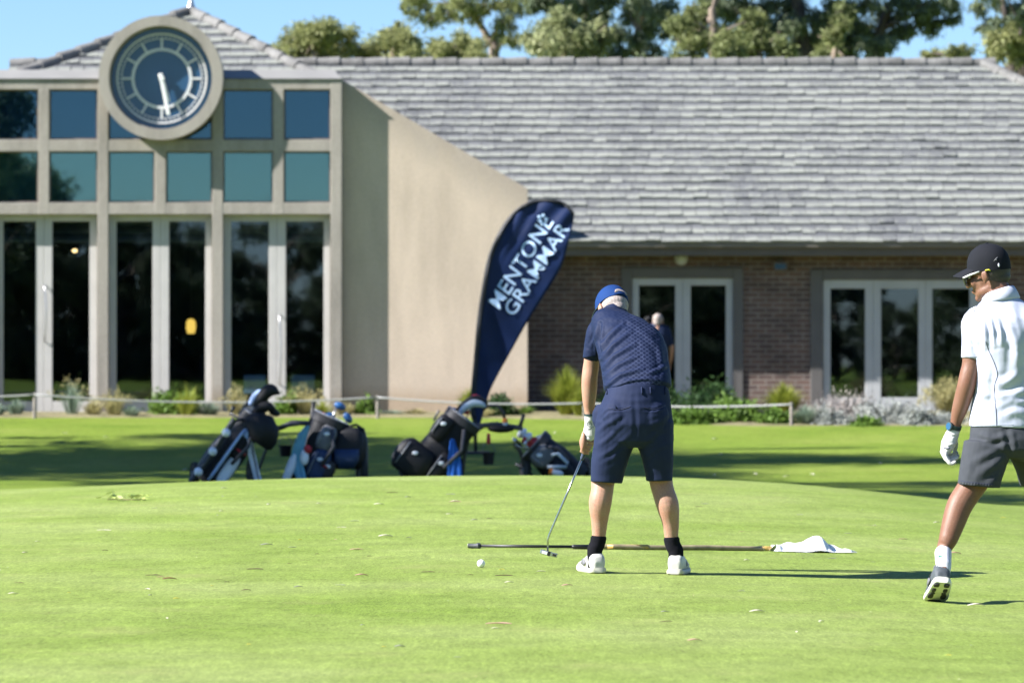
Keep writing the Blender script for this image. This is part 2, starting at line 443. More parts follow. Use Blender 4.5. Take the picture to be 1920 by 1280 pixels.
M_brick = brick_mat()

def tile_mat():
    m, nt, b = nmat('roof_tile')
    uv = N(nt, 'ShaderNodeUVMap'); sp = N(nt, 'ShaderNodeSeparateXYZ'); nt.links.new(uv.outputs[0], sp.inputs[0])
    g = N(nt, 'ShaderNodeNewGeometry')
    n1 = N(nt, 'ShaderNodeTexNoise'); n1.inputs['Scale'].default_value = 9; n1.inputs['Detail'].default_value = 6; n1.inputs['Roughness'].default_value = .75
    n2 = N(nt, 'ShaderNodeTexNoise'); n2.inputs['Scale'].default_value = .7; n2.inputs['Detail'].default_value = 4
    for n in (n1, n2): nt.links.new(g.outputs['Position'], n.inputs['Vector'])
    isl = g.outputs['Random Per Island']
    val = math_n(nt, 'MULTIPLY_ADD', isl, .22, .89)
    hs = N(nt, 'ShaderNodeHueSaturation'); hs.inputs['Color'].default_value = (.103,.106,.113,1); nt.links.new(val, hs.inputs['Value'])
    edge = ramp(nt, sp.outputs[1], [(.0, 1.0), (.36, .9), (.6, .0)]).outputs[0]
    lic = math_n(nt, 'ADD', n1.outputs['Fac'], math_n(nt, 'MULTIPLY_ADD', n2.outputs['Fac'], .75, -.2))
    lic = math_n(nt, 'ADD', lic, math_n(nt, 'MULTIPLY_ADD', isl, .10, -.05))
    lic = ramp(nt, lic, [(.42, 0.0), (.72, 1.0)]).outputs[0]
    fac = math_n(nt, 'MULTIPLY', edge, lic)
    c = mixc(nt, fac, hs.outputs[0], (.232,.240,.212))
    sp2 = ramp(nt, n1.outputs['Fac'], [(.66, 0.0), (.72, .8)]).outputs[0]
    c = mixc(nt, sp2, c, (.25,.26,.23))
    nt.links.new(c, b.inputs['Base Color']); b.inputs['Roughness'].default_value = .9; b.inputs['Specular IOR Level'].default_value = .1
    return m
M_tile = tile_mat()
M_cap = mat('ridge_cap', (.135,.132,.125), .85, .35, 4, .01, 20)

def tiles(name, eave, up, ncourse, xr, mtl, parent, tw=.23, gap=.006):
    """courses of loose tiles: eave point (x ignored), up = vector per course, xr(i) -> x range"""
    v = []; f = []; uv = []
    up = Vector(up); nrm = Vector((1,0,0)).cross(up).normalized()
    for i in range(ncourse):
        x0, x1 = xr(i); off = RNG.uniform(0, tw)
        nt_ = int(math.ceil((x1-x0+off)/tw))
        for k in range(nt_):
            a = max(x0, x0-off+k*tw); b = min(x1, x0-off+(k+1)*tw-gap)
            if b-a < .02: continue
            j = RNG.normal(0, .006); s = RNG.normal(0, .011); j2 = RNG.normal(0, .003)
            lo = Vector(eave) + up*i - up.normalized()*(.03+s); hi = Vector(eave) + up*(i+1) + up.normalized()*.02
            n0 = nrm*(.042+j); n1 = nrm*(.011+j2); t = nrm*.038
            base = len(v)
            q = [Vector((a,0,0)), Vector((b,0,0))]
            L = Vector((0, lo.y, lo.z)); Hh = Vector((0, hi.y, hi.z)); tilt = nrm*RNG.normal(0, .003)
            for pt in (q[0]+L+n0+tilt, q[1]+L+n0-tilt, q[1]+Hh+n1, q[0]+Hh+n1, q[0]+L+n0-t+tilt, q[1]+L+n0-t-tilt): v.append(tuple(pt))
            f += [(base, base+1, base+2, base+3), (base+4, base+5, base+1, base), (base+4, base, base+3), (base+5, base+2, base+1)]
            uv += [(0,0),(1,0),(1,1),(0,1), (0,0),(1,0),(1,0),(0,0), (0,0),(0,0),(0,1), (1,0),(1,1),(1,0)]
    off = wloc(parent); me = bpy.data.meshes.new(name)
    me.from_pydata([(p[0]-off.x, p[1]-off.y, p[2]-off.z) for p in v], [], f)
    ul = me.uv_layers.new(name='UVMap'); ul.data.foreach_set('uv', np.array(uv, 'f').ravel()); me.materials.append(mtl)
    o = bpy.data.objects.new(name, me); COL.objects.link(o); o.parent = parent
    return o

fx = lambda px: (px-CXP)/F*FY
fz = lambda py: H+(HY-py)/F*FY
GROUND_Z = .10
# facade frame: columns and beams, each 2-3 mm proud where they cross
mb = MB(); th = .32
cols = [(183,203,148,790), (398,418,148,790), (620,641,148,790), (-32,-12,148,790), (-247,-227,148,790), (-462,-442,148,790)]
minors = [(72,92,167,402), (290,311,262,402), (512,532,167,402), (-140,-120,167,402), (-355,-335,167,402)]
for a, b, t, d in cols: mb.prect(a, t, b, d, FY-.004, th)
for a, b, t, d in minors: mb.prect(a, t, b, d, FY-.002, th-.05)
for t, d in ((148,168), (262,284), (380,402)): mb.prect(-462, t, 640, d, FY, th-.02)
mb.build('facade_frame', M_conc, club, bevel=.008)
mb = MB()                                              # sloped flashing over the parapet
a = P(-462,148,FY-.03); b = P(641,148,FY-.03); c = P(641,148,FY+.6); 
zt = fz(148); zb = H+(HY-131)/F*(FY+.35)
mb.add([(a.x,FY-.03,zt),(b.x,FY-.03,zt),(b.x-.15,FY+.35,zb),(a.x,FY+.35,zb),(a.x,FY+3.2,zb),(b.x-.15,FY+3.2,zb),(a.x,FY-.03,zt+.003),(b.x,FY-.03,zt+.003),(b.x,FY+3.2,zt)],
       [(0,1,2,3),(3,2,5,4),(1,8,5,2)])
mb.build('parapet_flashing', M_flash, club)
# windows
def window(px0, py0, px1, py1, glass):
    f = MB(); w = 3
    f.prect(px0, py0, px1, py0+w, FY+.11, .05); f.prect(px0, py1-w, px1, py1, FY+.11, .05)
    f.prect(px0, py0+w, px0+w, py1-w, FY+.11, .05); f.prect(px1-w, py0+w, px1, py1-w, FY+.11, .05)
    o = f.build('window', M_gutter, club)
    MB().prect(px0+1, py0+1, px1-1, py1-1, FY+.135, .012).build('pane', glass, o)
    MB().prect(px0+1, py0+1, px1-1, py1-1, FY+.20, .006).build('added_backing', M_backing, o)  # sheet added behind the pane to lift its dark reflections towards teal
xw = [(-442,-355),(-335,-247),(-227,-140),(-120,-32),(-12,72),(92,183),(203,290),(311,398),(418,512),(532,620)]
for i, (a, b) in enumerate(xw):
    window(a, 284, b, 380, M_glass_t)
    if i in (6,): window(203, 168, 398, 262, M_glass_b)
    elif i == 7: pass
    else: window(a, 168, b, 262, M_glass_b)
# glazed doors, two leaves to a bay
DY = FY+.19
def door(x0, x1, g0, g1, y0, ytop, ybot, yend, Y, mtl, parent, handle=None, glass=None):
    d = MB(); d.prect(x0, y0, g0, yend, Y, .06); d.prect(g1, y0, x1, yend, Y, .06)
    d.prect(g0, y0, g1, ytop, Y+.002, .055); d.prect(g0, ybot, g1, yend, Y+.002, .055)
    o = d.build('door', mtl, parent, bevel=.006)
    MB().prect(g0-1, ytop-1, g1+1, ybot+1, Y+.025, .012).build('pane', glass or M_glass, o)
    if handle:
        hx, h0, h1 = handle; q = []
        for k in range(9):
            t = k/8; p = P(hx, h0+(h1-h0)*t, Y); p.y = Y-.035-.05*math.sin(math.pi*t); p.x += .03*math.sin(math.pi*t); q.append(p)
        q = [Vector((q[0].x, Y+.01, q[0].z))] + q + [Vector((q[-1].x, Y+.01, q[-1].z))]
        MB().tube(q, .014, 8).build('handle', M_metal, o, smooth=True)
leaves = [(204,300.4,218,286,None),(300.8,397,317,385,None),(419,519,433,504,None),(519.4,619,536,607,(524,590,720)),
          (82.4,182,98,168,None),(-11,82,6,67,(84,535,640)),(-132,-33,-118,-48,None),(-226,-132.4,-210,-150,None),(-340,-248,-324,-264,None),(-441,-340.4,-425,-356,None)]
for x0, x1, g0, g1, hd in leaves: door(x0, x1, g0, g1, 402.5, 415, 752, 778, DY, M_alu, club, hd)
mb = MB(); mb.prect(-462, 779, 641, 800, FY+.1, .4); mb.build('door_sill', M_conc, club)
# wing wall, a sloping-topped slab
def slab(name, pts, Y, t, m, parent):
    n = len(pts); w = [P(a, b, Y) for a, b in pts]
    mb = MB(); mb.v = [tuple(p) for p in w] + [(p.x, Y+t, p.z) for p in w]
    mb.f = [tuple(range(n)), tuple(range(2*n-1, n-1, -1))] + [(i, i+n, (i+1) % n+n, (i+1) % n) for i in range(n)]
    return mb.build(name, m, parent, recalc=True, bevel=.01)
slab('wing_wall', [(642,150),(990,354),(990,800),(642,800)], WY, .22, M_rend, club)
# clock
cc = P(304, 148, FY); k = FY/F
def ring(mb, r0, r1, y0, y1, n=96, a0=0, a1=2*math.pi):
    full = abs(a1-a0-2*math.pi) < 1e-6; m_ = n if full else n+1; b = len(mb.v)
    for i in range(m_):
        t = a0+(a1-a0)*i/n; c, s_ = math.sin(t), math.cos(t)
        mb.v += [(cc.x+r1*c, y0, cc.z+r1*s_), (cc.x+r1*c, y1, cc.z+r1*s_), (cc.x+r0*c, y1, cc.z+r0*s_), (cc.x+r0*c, y0, cc.z+r0*s_)]
    for i in range(n):
        j = (i+1) % m_
        for q in range(4):
            mb.f.append((b+i*4+q, b+j*4+q, b+j*4+(q+1) % 4, b+i*4+(q+1) % 4))
    return mb
mb = MB(); ring(mb, 97*k, 116*k, FY-.30, FY+.1); ring(mb, 95*k, 97.5*k, FY-.20, FY+.08)
clock = mb.build('clock', M_conc, club, sharp=40, recalc=True)
mb = MB(); ring(mb, .0005, 97*k, FY-.06, FY-.03); mb.build('clock_face', M_clockglass, clock, sharp=40, recalc=True)
mb = MB(); yd0, yd1 = FY-.085, FY-.062
ring(mb, 81.5*k, 85*k, yd0, yd1); ring(mb, 51.5*k, 57*k, yd0, yd1); ring(mb, 74*k, 75.5*k, yd0+.004, yd1)
def radial(r0, r1, w, ang, y0, y1):
    c, s_ = math.sin(ang), math.cos(ang); u = Vector((c, 0, s_)); v = Vector((s_, 0, -c)); q = []
    for y in (y0, y1):
        for rr, ww in ((r0,-w),(r0,w),(r1,w),(r1,-w)): q.append(Vector((cc.x, y, cc.z)) + u*rr + v*ww)
    mb.add(q, [(0,1,2,3),(7,6,5,4),(0,4,5,1),(1,5,6,2),(2,6,7,3),(3,7,4,0)])
for i in range(12): radial(57*k, 74*k, 2.0*k, math.pi*i/6, yd0+.002, yd1)
for i in range(60): radial(75.5*k, 81.5*k, .55*k, math.pi*i/30, yd0+.003, yd1)
mb.build('dial', M_dial, clock, recalc=True)
for nm, L, w, ang, y in (('hour_hand', 46*k, 4.2*k, R(164), FY-.14), ('minute_hand', 70*k, 3.4*k, R(169), FY-.17)):
    mb = MB(); radial(-9*k, L, w, ang, y, y+.018); mb.build(nm, M_hand, clock, bevel=.006)
mb = MB(); ring(mb, .0005, 5*k, FY-.175, FY-.06, 24); mb.build('clock_hub', M_hand, clock, recalc=True)
# interiors seen through the glass
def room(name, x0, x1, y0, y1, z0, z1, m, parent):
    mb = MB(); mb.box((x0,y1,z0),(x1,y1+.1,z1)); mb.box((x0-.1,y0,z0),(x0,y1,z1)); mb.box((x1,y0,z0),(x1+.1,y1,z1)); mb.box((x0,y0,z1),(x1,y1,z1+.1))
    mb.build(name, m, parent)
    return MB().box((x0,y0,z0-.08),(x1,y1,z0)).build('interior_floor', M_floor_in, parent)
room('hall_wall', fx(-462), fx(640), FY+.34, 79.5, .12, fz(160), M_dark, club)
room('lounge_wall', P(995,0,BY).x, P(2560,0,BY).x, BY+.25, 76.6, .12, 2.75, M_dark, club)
# brick wing
OP = [(1165,1393,502), (1520,1872,505), (2050,2300,505)]
mb = MB(); x = 960
for a, b, t in OP:
    mb.prect(x, 470, a, 800, BY, .24); mb.prect(a, 470, b, t, BY, .24); x = b
mb.prect(x, 470, 2620, 800, BY, .24)
mb.build('brick_wall', M_brick, club)
for a, b, t, f0, f1, ft in ((1165,1393,502,1185,1375,521), (1520,1872,505,1543,1852,524), (2050,2300,505,2073,2280,524)):
    mb = MB(); mb.prect(a-.5, t, f0, 800, BY-.03, .2); mb.prect(f1, t, b+.5, 800, BY-.03, .2); mb.prect(f0, t, f1, ft, BY-.028, .19)
    mb.build('door_surround', M_surr, club, bevel=.01)
for x0, x1, g0, g1 in ((1185.4,1280,1198,1266),(1280.4,1374.6,1295,1361)):
    door(x0, x1, g0, g1, 521.5, 535, 745, 795, BY+.03, M_alu2, club)
for x0, x1, g0, g1 in ((1543.4,1637,1557,1622),(1637.4,1735,1652,1722),(1735.4,1851.6,1748,1818)):
    door(x0, x1, g0, g1, 524.5, 541, 745, 795, BY+.03, M_alu2, club)
for x0, x1, g0, g1 in ((2073.4,2176,2090,2160),(2176.4,2279.6,2193,2263)):
    door(x0, x1, g0, g1, 524.5, 541, 745, 795, BY+.03, M_alu2, club)
# gutter, fascia and soffit
EY = 70.74; exl, exr = P(992,0,EY).x, 14.2
gzt = H+(HY-453)/F*EY; gzb = H+(HY-464)/F*EY
MB().box((exl,EY,gzb),(exr,EY+.12,gzt)).build('gutter', M_soffit, club, bevel=.015)
MB().box((exl,EY+.122,gzb-.13),(exr,EY+.15,gzt-.01)).build('fascia', M_gutter, club)
MB().box((exl,EY+.152,gzb-.10),(exr,BY+.02,gzb-.08)).build('soffit', M_gutter, club)
# main roof
RY = 76.5; ez = gzt-.005; rz = H+(HY-121)/F*RY
NC = 22; up = Vector((0,(RY-EY)/NC,(rz-ez)/NC))
hipx = lambda i: (P(1840,0,RY).x + (14.2-P(1840,0,RY).x)*(1-i/NC))
XL = -9.0
tiles('roof', (0,EY,ez), up, NC, lambda i: (XL, hipx(i+.5)), M_tile, club)
mb = MB(); xr = P(1840,0,RY).x                         # underlay and the faces turned away
mb.add([(XL,EY+.05,ez-.01),(14.2,EY+.05,ez-.01),(xr,RY,rz-.01),(XL,RY,rz-.01),(XL,2*RY-EY,ez),(14.2,2*RY-EY,ez)], [(0,1,2,3),(3,2,5,4),(1,5,2),(0,3,4)])
mb.build('roof_underlay', M_cap, club)
mb = MB(); x = XL
while x < xr-.1:                                       # ridge and hip caps, short overlapping barrels
    L = .42; a = Vector((x, RY, rz+.005+RNG.normal(0,.006))); mb.tube([a, a+Vector((L+.03,0,.012))], [.10,.115], 10); x += L
h0 = Vector((xr, RY, rz)); h1 = Vector((14.2, EY, ez)); n = int((h1-h0).length/.42)
mb2 = MB()
for i in range(n):
    a = h0+(h1-h0)*(i/n); b = h0+(h1-h0)*((i+1.08)/n); a.z += .02+RNG.normal(0,.005); b.z += .0; mb2.tube([a, b], [.10,.12], 10)
mb.build('ridge_cap', M_cap, club, sharp=50); mb2.build('hip_cap', M_cap, club, sharp=50)
# hipped roof over the hall
AY = 76.0; az = H+(HY-24)/F*AY; ax = P(358,0,AY).x; ey2 = 68.5; ez2 = 2.98
NC2 = 28; up2 = Vector((0,(AY-ey2)/NC2,(az-ez2)/NC2)); lx, rx = -15.0, ax+7.5; i0 = 14
def hr(i):
    t = (i+i0+.5)/NC2; return (lx+(ax-lx)*t, rx+(ax-rx)*t)
tiles('hip_roof', Vector((0,ey2,ez2))+up2*i0, up2, NC2-i0, hr, M_tile, club)
ap = Vector((ax, AY, az)); crn = [Vector((lx,ey2,ez2)), Vector((rx,ey2,ez2)), Vector((rx,AY+7.5,ez2)), Vector((lx,AY+7.5,ez2))]
crn = [c+(ap-c)*(i0/NC2) for c in crn]
MB().add([tuple(c-Vector((0,0,.012))) for c in crn]+[tuple(ap-Vector((0,0,.012)))], [(0,1,4),(1,2,4),(2,3,4),(3,0,4)]).build('hip_roof_underlay', M_cap, club)
mb = MB()
for c in crn[:2]:
    n = int((ap-c).length/.42)
    for i in range(n):
        a = c+(ap-c)*(i/n); b = c+(ap-c)*((i+1.08)/n); a.z += .03+RNG.normal(0,.006); b.z += .015; mb.tube([a, b], [.12,.10], 10)
mb.build('hip_cap', M_cap, club, sharp=50)
mb = MB(); mb.tube([ap-Vector((0,0,.1)), ap+Vector((0,0,.10)), ap+Vector((0,0,.16)), ap+Vector((0,0,.24))], [.09,.08,.05,.04], 10); mb.build('finial', M_metal, club, sharp=40)
# wall lights
c = P(1277,485,BY-.02)
def lathe_y(mb, c, prof, n=20):
    rings = [[Vector((c.x+r*math.cos(2*math.pi*j/n), c.y+y, c.z+r*math.sin(2*math.pi*j/n))) for j in range(n)] for r, y in prof]
    return mb.loft(rings)
wl_ = lathe_y(MB(), c, [(.115,.02),(.115,-.04),(.10,-.07),(.085,-.07)]).build('wall_light', M_alu2, club, sharp=40)
lathe_y(MB(), c, [(.084,-.068),(.075,-.09),(.05,-.10),(.002,-.105)]).build('lens', mat('lens_grey', (.45,.48,.48), .2, .1, 20), wl_, smooth=True)
c = P(1462,497,BY)
mb = MB(); mb.box((c.x-.05,BY-.03,c.z-.06),(c.x+.05,BY,c.z+.10)); mb.tube([Vector((c.x,BY-.02,c.z+.03)), Vector((c.x,BY-.13,c.z+.03))], .02, 8)
mb.box((c.x-.11,BY-.20,c.z-.09),(c.x+.11,BY-.11,c.z+.05)); mb.box((c.x-.13,BY-.24,c.z+.03),(c.x+.13,BY-.12,c.z+.05))
fl = mb.build('floodlight', M_gutter, club, bevel=.008)
MB().box((c.x-.09,BY-.206,c.z-.07),(c.x+.09,BY-.202,c.z+.02)).build('lens', M_clockglass, fl)
# recessed lights that are on
def emis(name, col, s):
    m, nt, b = nmat(name); b.inputs['Emission Color'].default_value = (*col, 1); b.inputs['Emission Strength'].default_value = s; b.inputs['Base Color'].default_value = (*col, 1); return m
M_bulb = emis('warm_bulb', (1,.62,.25), 2.5); M_shade = emis('amber_shade', (1,.58,.10), .8)
for px, py in ((5,428),(33,438),(63,448),(140,470)):
    q = P(px, py, 75.5); MB().ell(q, (.045,.045,.03)).build('ceiling_light', M_bulb, club, smooth=True)
# pendant lamp
q = P(358, 612, 73.0); pl = empty('pendant_lamp', (q.x, q.y, q.z+.2), 'glowing amber pendant lamp hanging inside the glazed hall', 'lamp')
n = 20; MB().loft([[Vector((q.x+r*math.cos(2*math.pi*j/n), q.y+r*math.sin(2*math.pi*j/n), q.z+z)) for j in range(n)] for r, z in ((.04,.13),(.075,.09),(.085,-.02),(.06,-.12))]).build('lamp_shade', M_shade, pl, smooth=True)
MB().tube([q+Vector((0,0,.13)), Vector((q.x,q.y,fz(160)))], .008, 6).build('cord', M_gutter, pl)
# chairs by the glass
M_chair = mat('chair_cloth', (.45,.66,.85), .8, .1, 6)
M_black = mat('black_plastic', (.012,.012,.014), .5, .2, 10)
def chair(px0, px1, py0, py1, Y, label):
    a = P(px0, py0, Y); b = P(px1, py1, Y); cx = (a.x+b.x)/2; z0 = .12
    o = empty('hall_chair', (cx, Y+.2, z0), label, 'chair', 'pale chairs inside the hall')
    w = (b.x-a.x)/2
    MB().box((cx-w,Y,b.z),(cx+w,Y+.05,a.z)).build('backrest', M_chair, o, bevel=.02)
    MB().box((cx-w,Y+.052,z0+.42),(cx+w,Y+.46,z0+.49)).build('seat', M_chair, o, bevel=.02)
    for sx in (-1,1):
        for y in (Y+.07, Y+.42):
            MB().tube([Vector((cx+sx*(w-.03),y,z0)), Vector((cx+sx*(w-.03),y,z0+.42))], .014, 8).build('leg', M_black, o)
chair(457, 498, 703, 738, 71.35, 'pale blue chair back low behind the left pane of the third glazed bay')
chair(546, 590, 703, 738, 71.3, 'pale blue chair back behind the glass pane beside the end column')
# ------------------------------------------------------------------ vegetation
M_bark = mat('bark', (.22,.17,.13), .9, .35, 6, .02, 20)
M_bark_d = mat('bark_dark', (.07,.055,.045), .9, .35, 6, .02, 20)
M_euc = leaf_mat('gum_leaf', (.22,.25,.115), (.33,.35,.18))
M_euc_l = leaf_mat('gum_leaf_pale', (.15,.18,.07), (.23,.25,.10))
M_euc_d = leaf_mat('gum_leaf_dark', (.11,.145,.085), (.19,.225,.13), .35)
M_olive = leaf_mat('olive_leaf', (.20,.22,.085), (.31,.32,.14))
M_shrub = leaf_mat('shrub_leaf', (.085,.155,.025), (.15,.24,.045), vs=3)
M_shrub_d = leaf_mat('shrub_leaf_dark', (.025,.06,.02), (.055,.105,.03), vs=3)
M_silver = leaf_mat('silver_leaf', (.27,.29,.27), (.40,.41,.37), .2, vs=3)
M_silver2 = leaf_mat('mauve_seedhead', (.30,.27,.25), (.42,.38,.35), .2, vs=3)
M_reed = leaf_mat('reed_blade', (.20,.24,.03), (.34,.36,.07), .35, vs=2)
M_straw = leaf_mat('straw_blade', (.31,.28,.12), (.43,.39,.20), .3, vs=2)
M_bluegrass = leaf_mat('blue_grass_blade', (.17,.24,.17), (.28,.34,.26), .3, vs=2)
M_core_d = mat('twig_dark', (.03,.03,.02), .9, .3, 5)

def leaf_object(name, C, L, Wd, m, parent, droop=.0, out=None, flat=1.0):
    n = len(C); C = np.asarray(C, float)
    d = RNG.normal(size=(n,3)); d[:,2] *= flat; d[:,2] -= droop*1.5
    if out is not None: d += out
    d /= np.linalg.norm(d, axis=1)[:,None]
    s = np.cross(d, RNG.normal(size=(n,3))); s /= np.linalg.norm(s, axis=1)[:,None]
    l = (L*RNG.uniform(.6,1.35,n))[:,None]; w = (Wd*RNG.uniform(.7,1.3,n))[:,None]
    v = np.stack([C, C+d*l*.45+s*w*.5, C+d*l, C+d*l*.45-s*w*.5], 1).reshape(-1,3) - np.array(wloc(parent))
    f = np.arange(n*4).reshape(-1,4)
    me = bpy.data.meshes.new(name); me.from_pydata(v.tolist(), [], f.tolist()); me.materials.append(m)
    o = bpy.data.objects.new(name, me); COL.objects.link(o); o.parent = parent
    return o

def clump_points(c, r, n, sub=9):
    """leaf positions in tufts on and inside an uneven ellipsoid"""
    r = np.array(r if hasattr(r, '__len__') else (r,r,r)); t = RNG.normal(size=(sub,3)); t /= np.linalg.norm(t,axis=1)[:,None]
    t *= RNG.uniform(.35,.95,(sub,1)); rr = RNG.uniform(.22,.5,sub)
    k = RNG.integers(0, sub, n); g = RNG.normal(size=(n,3))*.55
    return np.array(c) + (t[k] + g*rr[k][:,None])*r

def tree(name, base, clumps, limbs, trunk, m_leaf, m_bark, label, cat='tree', group=None, L=.17, Wd=.05, droop=.5, dens=1.0, rmax=.035):
    """clumps: (centre, radius); limbs: index pairs trunk->clump automatically"""
    o = empty(name, base, label, cat, group)
    mb = MB(); tp = [Vector(p) for p, _ in trunk]; mb.limb(trunk, 10, 4)
    for c, r in clumps:
        c = Vector(c); rm = r if not hasattr(r,'__len__') else sum(r)/3
        i = min(range(len(tp)), key=lambda q: (tp[q]-c).length + (2 if tp[q].z > c.z else 0))
        s_ = tp[i]; mid = s_.lerp(c, .55)+Vector((RNG.normal(0,.15), RNG.normal(0,.15), .12*(c-s_).length))
        r0 = min(trunk[i][1]*.45, rmax)
        mb.limb([(s_, r0), (mid, r0*.6), (c, r0*.3)], 6, 3)
        for k in range(4):
            e = c+Vector(RNG.normal(size=3))*rm*.5; mb.limb([(mid.lerp(c,.7), r0*.3), (e, .008)], 5, 2)
    mb.build('trunk', m_bark, o, smooth=True)
    pts = np.concatenate([clump_points(c, r, int(dens*800*(np.mean(r)/.5)**1.6)) for c, r in clumps])
    leaf_object('crown', pts, L, Wd, m_leaf, o, droop)
    return o

def px_tree(name, Y, clumps, trunk, m_leaf, m_bark, label, extra=0, base_px=None, **kw):
    cl = []
    for px, py, rp in clumps:
        q = P(px, py, Y+RNG.uniform(-1.2,1.2)); r = rp*1.12/F*Y
        cl.append((tuple(q), (r*RNG.uniform(.9,1.25), r*1.2, r*RNG.uniform(.75,1.0))))
    bx = base_px if base_px is not None else trunk[-1][0]
    zb = float(terrain((bx-CXP)/F*Y, Y)); base = Vector(((bx-CXP)/F*Y, Y, zb))
    tr = [(base, .26), (base+Vector((RNG.normal(0,.1),0,3.5)), .2)] + [(P(a, b, Y), r) for a, b, r in reversed(trunk)]
    top = tr[-1][0]
    for i in range(extra):                             # the part of the crown above the picture
        q = top+Vector((RNG.uniform(-2.6,2.6), RNG.uniform(-1.8,1.8), RNG.uniform(.8,3.6)))
        r = RNG.uniform(.5,.9); cl.append((tuple(q), (r,r,r*.8)))
    return tree(name, tuple(base), cl, None, tr, m_leaf, m_bark, label, group='trees behind the clubhouse', **kw)

px_tree('round_tree', 92, [(590,78,42),(545,88,34),(632,86,34),(600,58,26),(560,72,28),(640,70,24),(585,105,50),(520,100,22)], [(590,95,.10),(588,150,.14)], M_olive, M_bark, 'low rounded olive green tree showing just right of the hall roof', dens=2.2, L=.12, Wd=.04, droop=.2)
px_tree('round_tree', 93, [(745,72,28),(715,90,34),(760,90,34),(690,100,28),(740,58,16),(785,100,26),(730,110,40)], [(740,95,.10),(735,150,.14)], M_olive, M_bark, 'low olive green tree with a small peaked crown left of the tall gum tree', dens=2.2, L=.12, Wd=.04, droop=.2)
px_tree('round_tree', 94, [(850,82,26),(880,92,26),(820,100,26),(860,104,34),(900,104,20)], [(855,95,.09),(850,150,.13)], M_olive, M_bark_d, 'smallest olive green tree under the tall open gum tree', dens=2.0, L=.12, Wd=.04, droop=.2)
px_tree('gum_tree', 98, [(785,8,26),(815,28,22),(775,-10,26),(842,18,20),(880,22,22),(915,8,30),(945,40,20),(962,12,26),(870,-14,32),(930,70,16),(965,78,20)],
        [(850,-10,.05),(895,40,.07),(918,80,.09),(926,120,.13)], M_euc_l, M_bark, 'tall open gum tree with thin pale limbs and sky through its crown', extra=7, droop=.8, dens=.75)
px_tree('gum_tree', 96, [(1040,72,40),(1085,60,38),(1010,85,30),(1110,85,34),(1060,40,26),(1130,60,20),(1065,100,44)], [(1060,50,.08),(1062,140,.13)], M_euc, M_bark, 'dense grey green gum tree bulging above the middle of the ridge', extra=0, droop=.6, dens=2.0)
px_tree('gum_tree', 100, [(1000,-5,34),(1050,-2,34),(1095,5,30),(1125,25,24),(1140,-5,30),(1070,18,22),(1160,60,20),(1150,95,18)], [(1085,-10,.07),(1100,40,.10),(1110,140,.15)], M_euc_d, M_bark_d, 'dark gum tree crown hanging over the dense grey green tree', extra=8, droop=.8, dens=1.2)
px_tree('gum_tree', 99, [(1185,20,32),(1215,45,28),(1195,75,22),(1240,15,30),(1225,95,24),(1180,100,16),(1260,60,22),(1210,-12,30)], [(1205,-10,.06),(1196,60,.09),(1204,140,.13)], M_euc_d, M_bark, 'slim dark gum tree with a pale bent trunk beside a gap of sky', extra=6, droop=.8, dens=1.0)
px_tree('gum_tree', 95, [(1295,60,34),(1330,78,32),(1290,95,28),(1385,82,36),(1420,70,34),(1360,100,36),(1445,92,32),(1410,45,24),(1280,35,20),(1320,30,26)], [(1335,20,.08),(1338,70,.10),(1340,150,.15)], M_euc_l, M_bark, 'pale green gum tree in two soft mounds above the right of the ridge', extra=2, droop=.6, dens=1.7)
px_tree('gum_tree', 101, [(1345,5,34),(1390,15,34),(1440,25,36),(1480,55,34),(1500,15,34),(1535,75,36),(1470,92,30),(1555,35,34),(1600,60,36),(1610,15,36),(1585,95,32),(1640,85,28),(1520,100,26)], [(1490,-20,.12),(1500,50,.16),(1505,150,.24)], M_euc_d, M_bark_d, 'broad dark gum tree filling the sky behind the right half of the ridge', extra=10, droop=.8, dens=1.5)
px_tree('gum_tree', 97, [(1575,45,16),(1565,70,18),(1555,92,20),(1580,20,16),(1545,104,20)], [(1575,60,.05),(1560,150,.09)], M_euc_l, M_bark, 'narrow pale green sapling in front of the broad dark gum', extra=0, droop=.5, dens=1.6)
px_tree('gum_tree', 102, [(1660,30,30),(1700,15,32),(1690,55,24),(1740,35,26),(1770,5,26),(1655,75,24),(1785,30,16),(1720,-15,34),(1645,100,18)], [(1680,-10,.08),(1650,60,.13),(1640,150,.2)], M_euc_d, M_bark_d, 'dark gum tree leaning right with drooping leaves beside the bright gap', extra=6, droop=1.0, dens=1.2)
px_tree('gum_tree', 95, [(1880,75,24),(1905,60,26),(1870,95,18),(1920,90,26),(1935,40,30),(1945,110,24)], [(1915,50,.07),(1920,160,.12)], M_olive, M_bark_d, 'yellow green tree at the far right above the roof hip', extra=3, droop=.8, dens=1.7)
px_tree('gum_tree', 99, [(1850,45,18),(1880,40,20),(1835,12,14),(1875,8,20),(1915,10,22),(1950,20,28)], [(1880,0,.06),(1900,160,.13)], M_euc_d, M_bark_d, 'dark thin gum foliage above the yellow green tree at far right', extra=4, droop=1.0, dens=1.0)
px_tree('round_tree', 104, [(1755,104,12),(1785,98,14),(1810,96,12),(1735,108,10)], [(1780,110,.06),(1780,160,.1)], M_olive, M_bark_d, 'tiny far tree tops peeping over the roof in the bright gap', dens=1.6, droop=.3)

